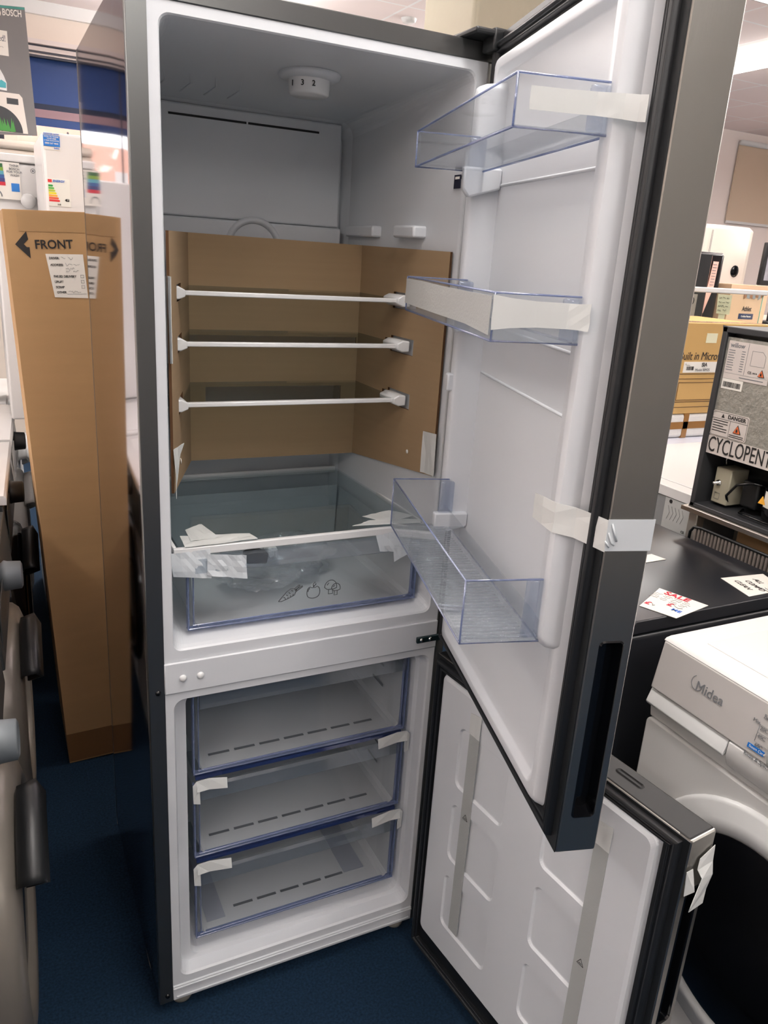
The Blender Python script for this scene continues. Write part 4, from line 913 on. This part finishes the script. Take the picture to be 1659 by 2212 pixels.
for (a, b, c, e) in ((.10, .52, .025, .150), (.125, .50, .045, .132), (.135, .49, .052, .118)): g.tube([(a, -.001, c), (b, -.001, c), (b, -.001, e), (a, -.001, e)], .0012, n=4, closed=True)
g.build('printed_outline', mat('brown_print', (96, 66, 40), .7), mb)
g = G(); g.box(.235, .29, -.0015, 0, .265, .300); g.build('small_label', note_p, mb)

# ---------------------------------------------------------------- display counter far right and what stands on it
dc = thing('display_counter', 'pale shop counter behind the microwave box at the right', 'counter', (2.36, 1.325, 0))
g = G(); g.box(0, 2.2, 0, 1.1, 0, 1.28); g.build('counter_body', mat('pale_laminate', (222, 204, 190), .5), dc, bevel=.004)
gc = thing('glass_case', 'low clear glass screen with white top rail on the shop counter', 'display case', (2.49, 1.34, 1.281))
g = G(); g.box(0, .50, 0, .004, 0, .155); g.box(0, .004, 0, .30, 0, .155); g.build('glass_sheet', clear('case_glass', (249, 252, 250), .06, .02), gc)
g = G(); g.box(-.005, .515, -.012, .012, .150, .172); g.build('top_rail', white_g, gc, bevel=.004)
g = G(); g.tube([(0, 0, 0), (0, 0, .15)], .002, n=6); g.tube([(.5, 0, 0), (.5, 0, .15)], .002, n=6); g.build('green_edge', mat('glass_green', (120, 190, 170), .2), gc)
cmn = thing('coffee_machine', 'black upright coffee machine with pink paper strip on the counter', 'coffee machine', (2.80, 1.55, 1.281))
g = G(); g.loft([rr(-.14, .15, 0, .30, .03, z, plane='xy') for z in (0, .31)] + [rr(-.135, .145, .005, .295, .03, .325, plane='xy')], cap=True, cap0=True, smooth=False); g.build('housing', black_g, cmn, bevel=.004)
g = G(); g.box(-.135, .04, -.015, 0, .02, .315, 0); g.box(.045, .05, -.008, .0, .02, .31, 1); g.build('front_door', [black_p, mat('copper_line', (150, 100, 80), .4)], cmn, bevel=.006)
g = G(); g.add([(.065, -.003, .285), (.10, -.003, .285), (.095, -.004, .17), (.055, -.004, .05), (.030, -.004, .05), (.055, -.003, .17)], [(0, 1, 2, 5), (5, 2, 3, 4)])
ps = g.build('pink_paper_strip', mat('pink_paper', (236, 190, 176), .7), cmn, solid=.001)
g = G()
for i in range(10): g.box(.066, .090, -.0052, -.0042, .27 - i * .013, .2725 - i * .013)
g.build('strip_print', ink_grey, ps)
g = G(); g.add([(-.09, -.019, .135), (-.015, -.019, .135), (-.015, -.019, .035), (-.085, -.019, .04)], [(0, 1, 2, 3)]); mc = g.build('silver_card', silver_ap, cmn, solid=.001)
g = G(); g.tube([(-.052 + .018 * math.cos(a), -.021, .105 + .018 * math.sin(a)) for a in [math.pi * i / 12 for i in range(24)]], .0018, n=5, closed=True); g.tube([(-.064, -.021, .093), (-.040, -.021, .118)], .0014, n=5); g.build('prohibition_sign', ink, mc)
wb = thing('water_bottle', 'small clear white capped bottle beside the black coffee machine', 'bottle', (2.465, 1.46, 1.281))
g = G(); g.lathe([(0, 0), (.016, 0), (.016, .15), (.012, .185), (.012, .20)], (0, 0, 0), 'z', n=20); g.build('bottle_body', mat('pale_bottle', (210, 220, 226), .2), wb)
g = G(); g.lathe([(.013, .2), (.013, .215), (0, .215)], (0, 0, 0), 'z', n=16); g.build('bottle_cap', white_g, wb)
ab = thing('vacuum_box', 'beige product box printed Athlet on the counter at the right edge', 'product box', (2.985, 1.52, 1.281))
g = G(); g.box(0, .26, 0, .10, 0, .19); g.build('box_body', mat('beige_print', (216, 184, 152), .6), ab, bevel=.002)
text('box_title', 'Athlet', .032, (.098, -.0012, .078), (1, 0, 0), UP, ink, ab, bold=.0012, sx=.8)
g = G(); g.box(.082, .182, -.0015, 0, .030, .056); bb = g.build('title_band', mat('navy_band', (34, 52, 92), .5), ab)
text('band_text', 'Cordless Vacuum', .012, (.132, -.0025, .043), (1, 0, 0), UP, paper, bb, 'CENTER', bold=.0004, sx=.8)
g = G(); rnd = random.Random(9)
for i in range(7): x = .09 + i * .02; g.prism([(x, .16), (x + .02, .165), (x + .016 + rnd.uniform(0, .01), .125 + rnd.uniform(0, .02)), (x + .004, .12 + rnd.uniform(0, .02))], 'y', -.0018 - i * .0001, -.0005, i % 2)
g.build('box_picture', [mat('pic_brown', (150, 104, 72), .6), mat('pic_grey', (140, 146, 150), .6)], ab)
nt_ = thing('handwritten_note', 'yellow handwritten note leaning against the glass on the counter', 'notice', (2.77, 1.40, 1.281))
g = G(); g.add([(.01, 0, 0.06), (.095, 0, .055), (.09, 0, .142), (.0, 0, .145)], [(0, 1, 2, 3)]); g.add([(.03, .004, 0), (.07, .004, 0), (.07, .002, .08), (.03, .002, .08)], [(0, 1, 2, 3)]); g.build('sheet', note_p, nt_, solid=.001)
g = G()
for i in range(4): scribble(g, .012, .082, .128 - i * .018, .009, lambda a, b: (a, -.0015, b), words=3 - (i == 3), seed=60 + i, r=.0008)
g.build('handwriting', ink, nt_)
ap_ = thing('air_purifier', 'tall white tower air purifier with round dark dial behind the counter glass', 'air purifier', (3.25, 1.80, 1.281))
g = G(); g.loft([rr(-.17, .17, 0, .30, .05, z, plane='xy') for z in (0, .45)] + [rr(-.155, .155, .015, .285, .05, .468, plane='xy')], cap=True, cap0=True); g.build('tower_body', mat('tower_white', (226, 214, 202), .4), ap_, bevel=.003)
g = G(); g.lathe([(.030, -.001), (.026, -.004), (0, -.004)], (.055, 0, .25), 'y', 0, n=28); g.build('round_dial', black_g, ap_)
g = G(); 
for x in (-.155, -.148): g.box(x, x + .002, -.001, .0, .2, .44)
g.build('side_vent', ink_grey, ap_)
tv = thing('tablet_screen', 'black framed screen standing at the right edge above the counter', 'screen', (3.395, 1.70, 1.281))
g = G(); g.box(-.01, .35, 0, .02, .19, .40, 0); g.box(.12, .2, .0, .02, 0.0, .19, 0); g.box(.05, .28, -.05, .07, 0, .012, 0); g.build('screen_body', black_p, tv, bevel=.008)
g = G(); g.box(.015, .33, -.002, 0, .215, .38); g.build('display', mat('picture_on_screen', (150, 150, 160), .3, noise=.7, nscale=14), tv)

# roller blind on the back wall, right
rb = thing('roller_blind', 'beige roller blind on the far wall at the upper right', 'blind', (8.02, 6.18, 2.15))
g = G(); g.box(0, 1.2, -.012, 0, 0, .86); g.build('blind_cloth', mat('blind_beige', (206, 186, 164), .8), rb)
# NB the blind hangs in front of the wall
g = G(); g.lathe([(0, 0), (.03, 0), (.03, 1.2), (0, 1.2)], (0, -.03, .88), 'x', n=16); g.build('blind_roller', white_g, rb)
g = G(); g.box(0, 1.2, -.018, -.006, -.02, .01); g.build('bottom_bar', white_g, rb)
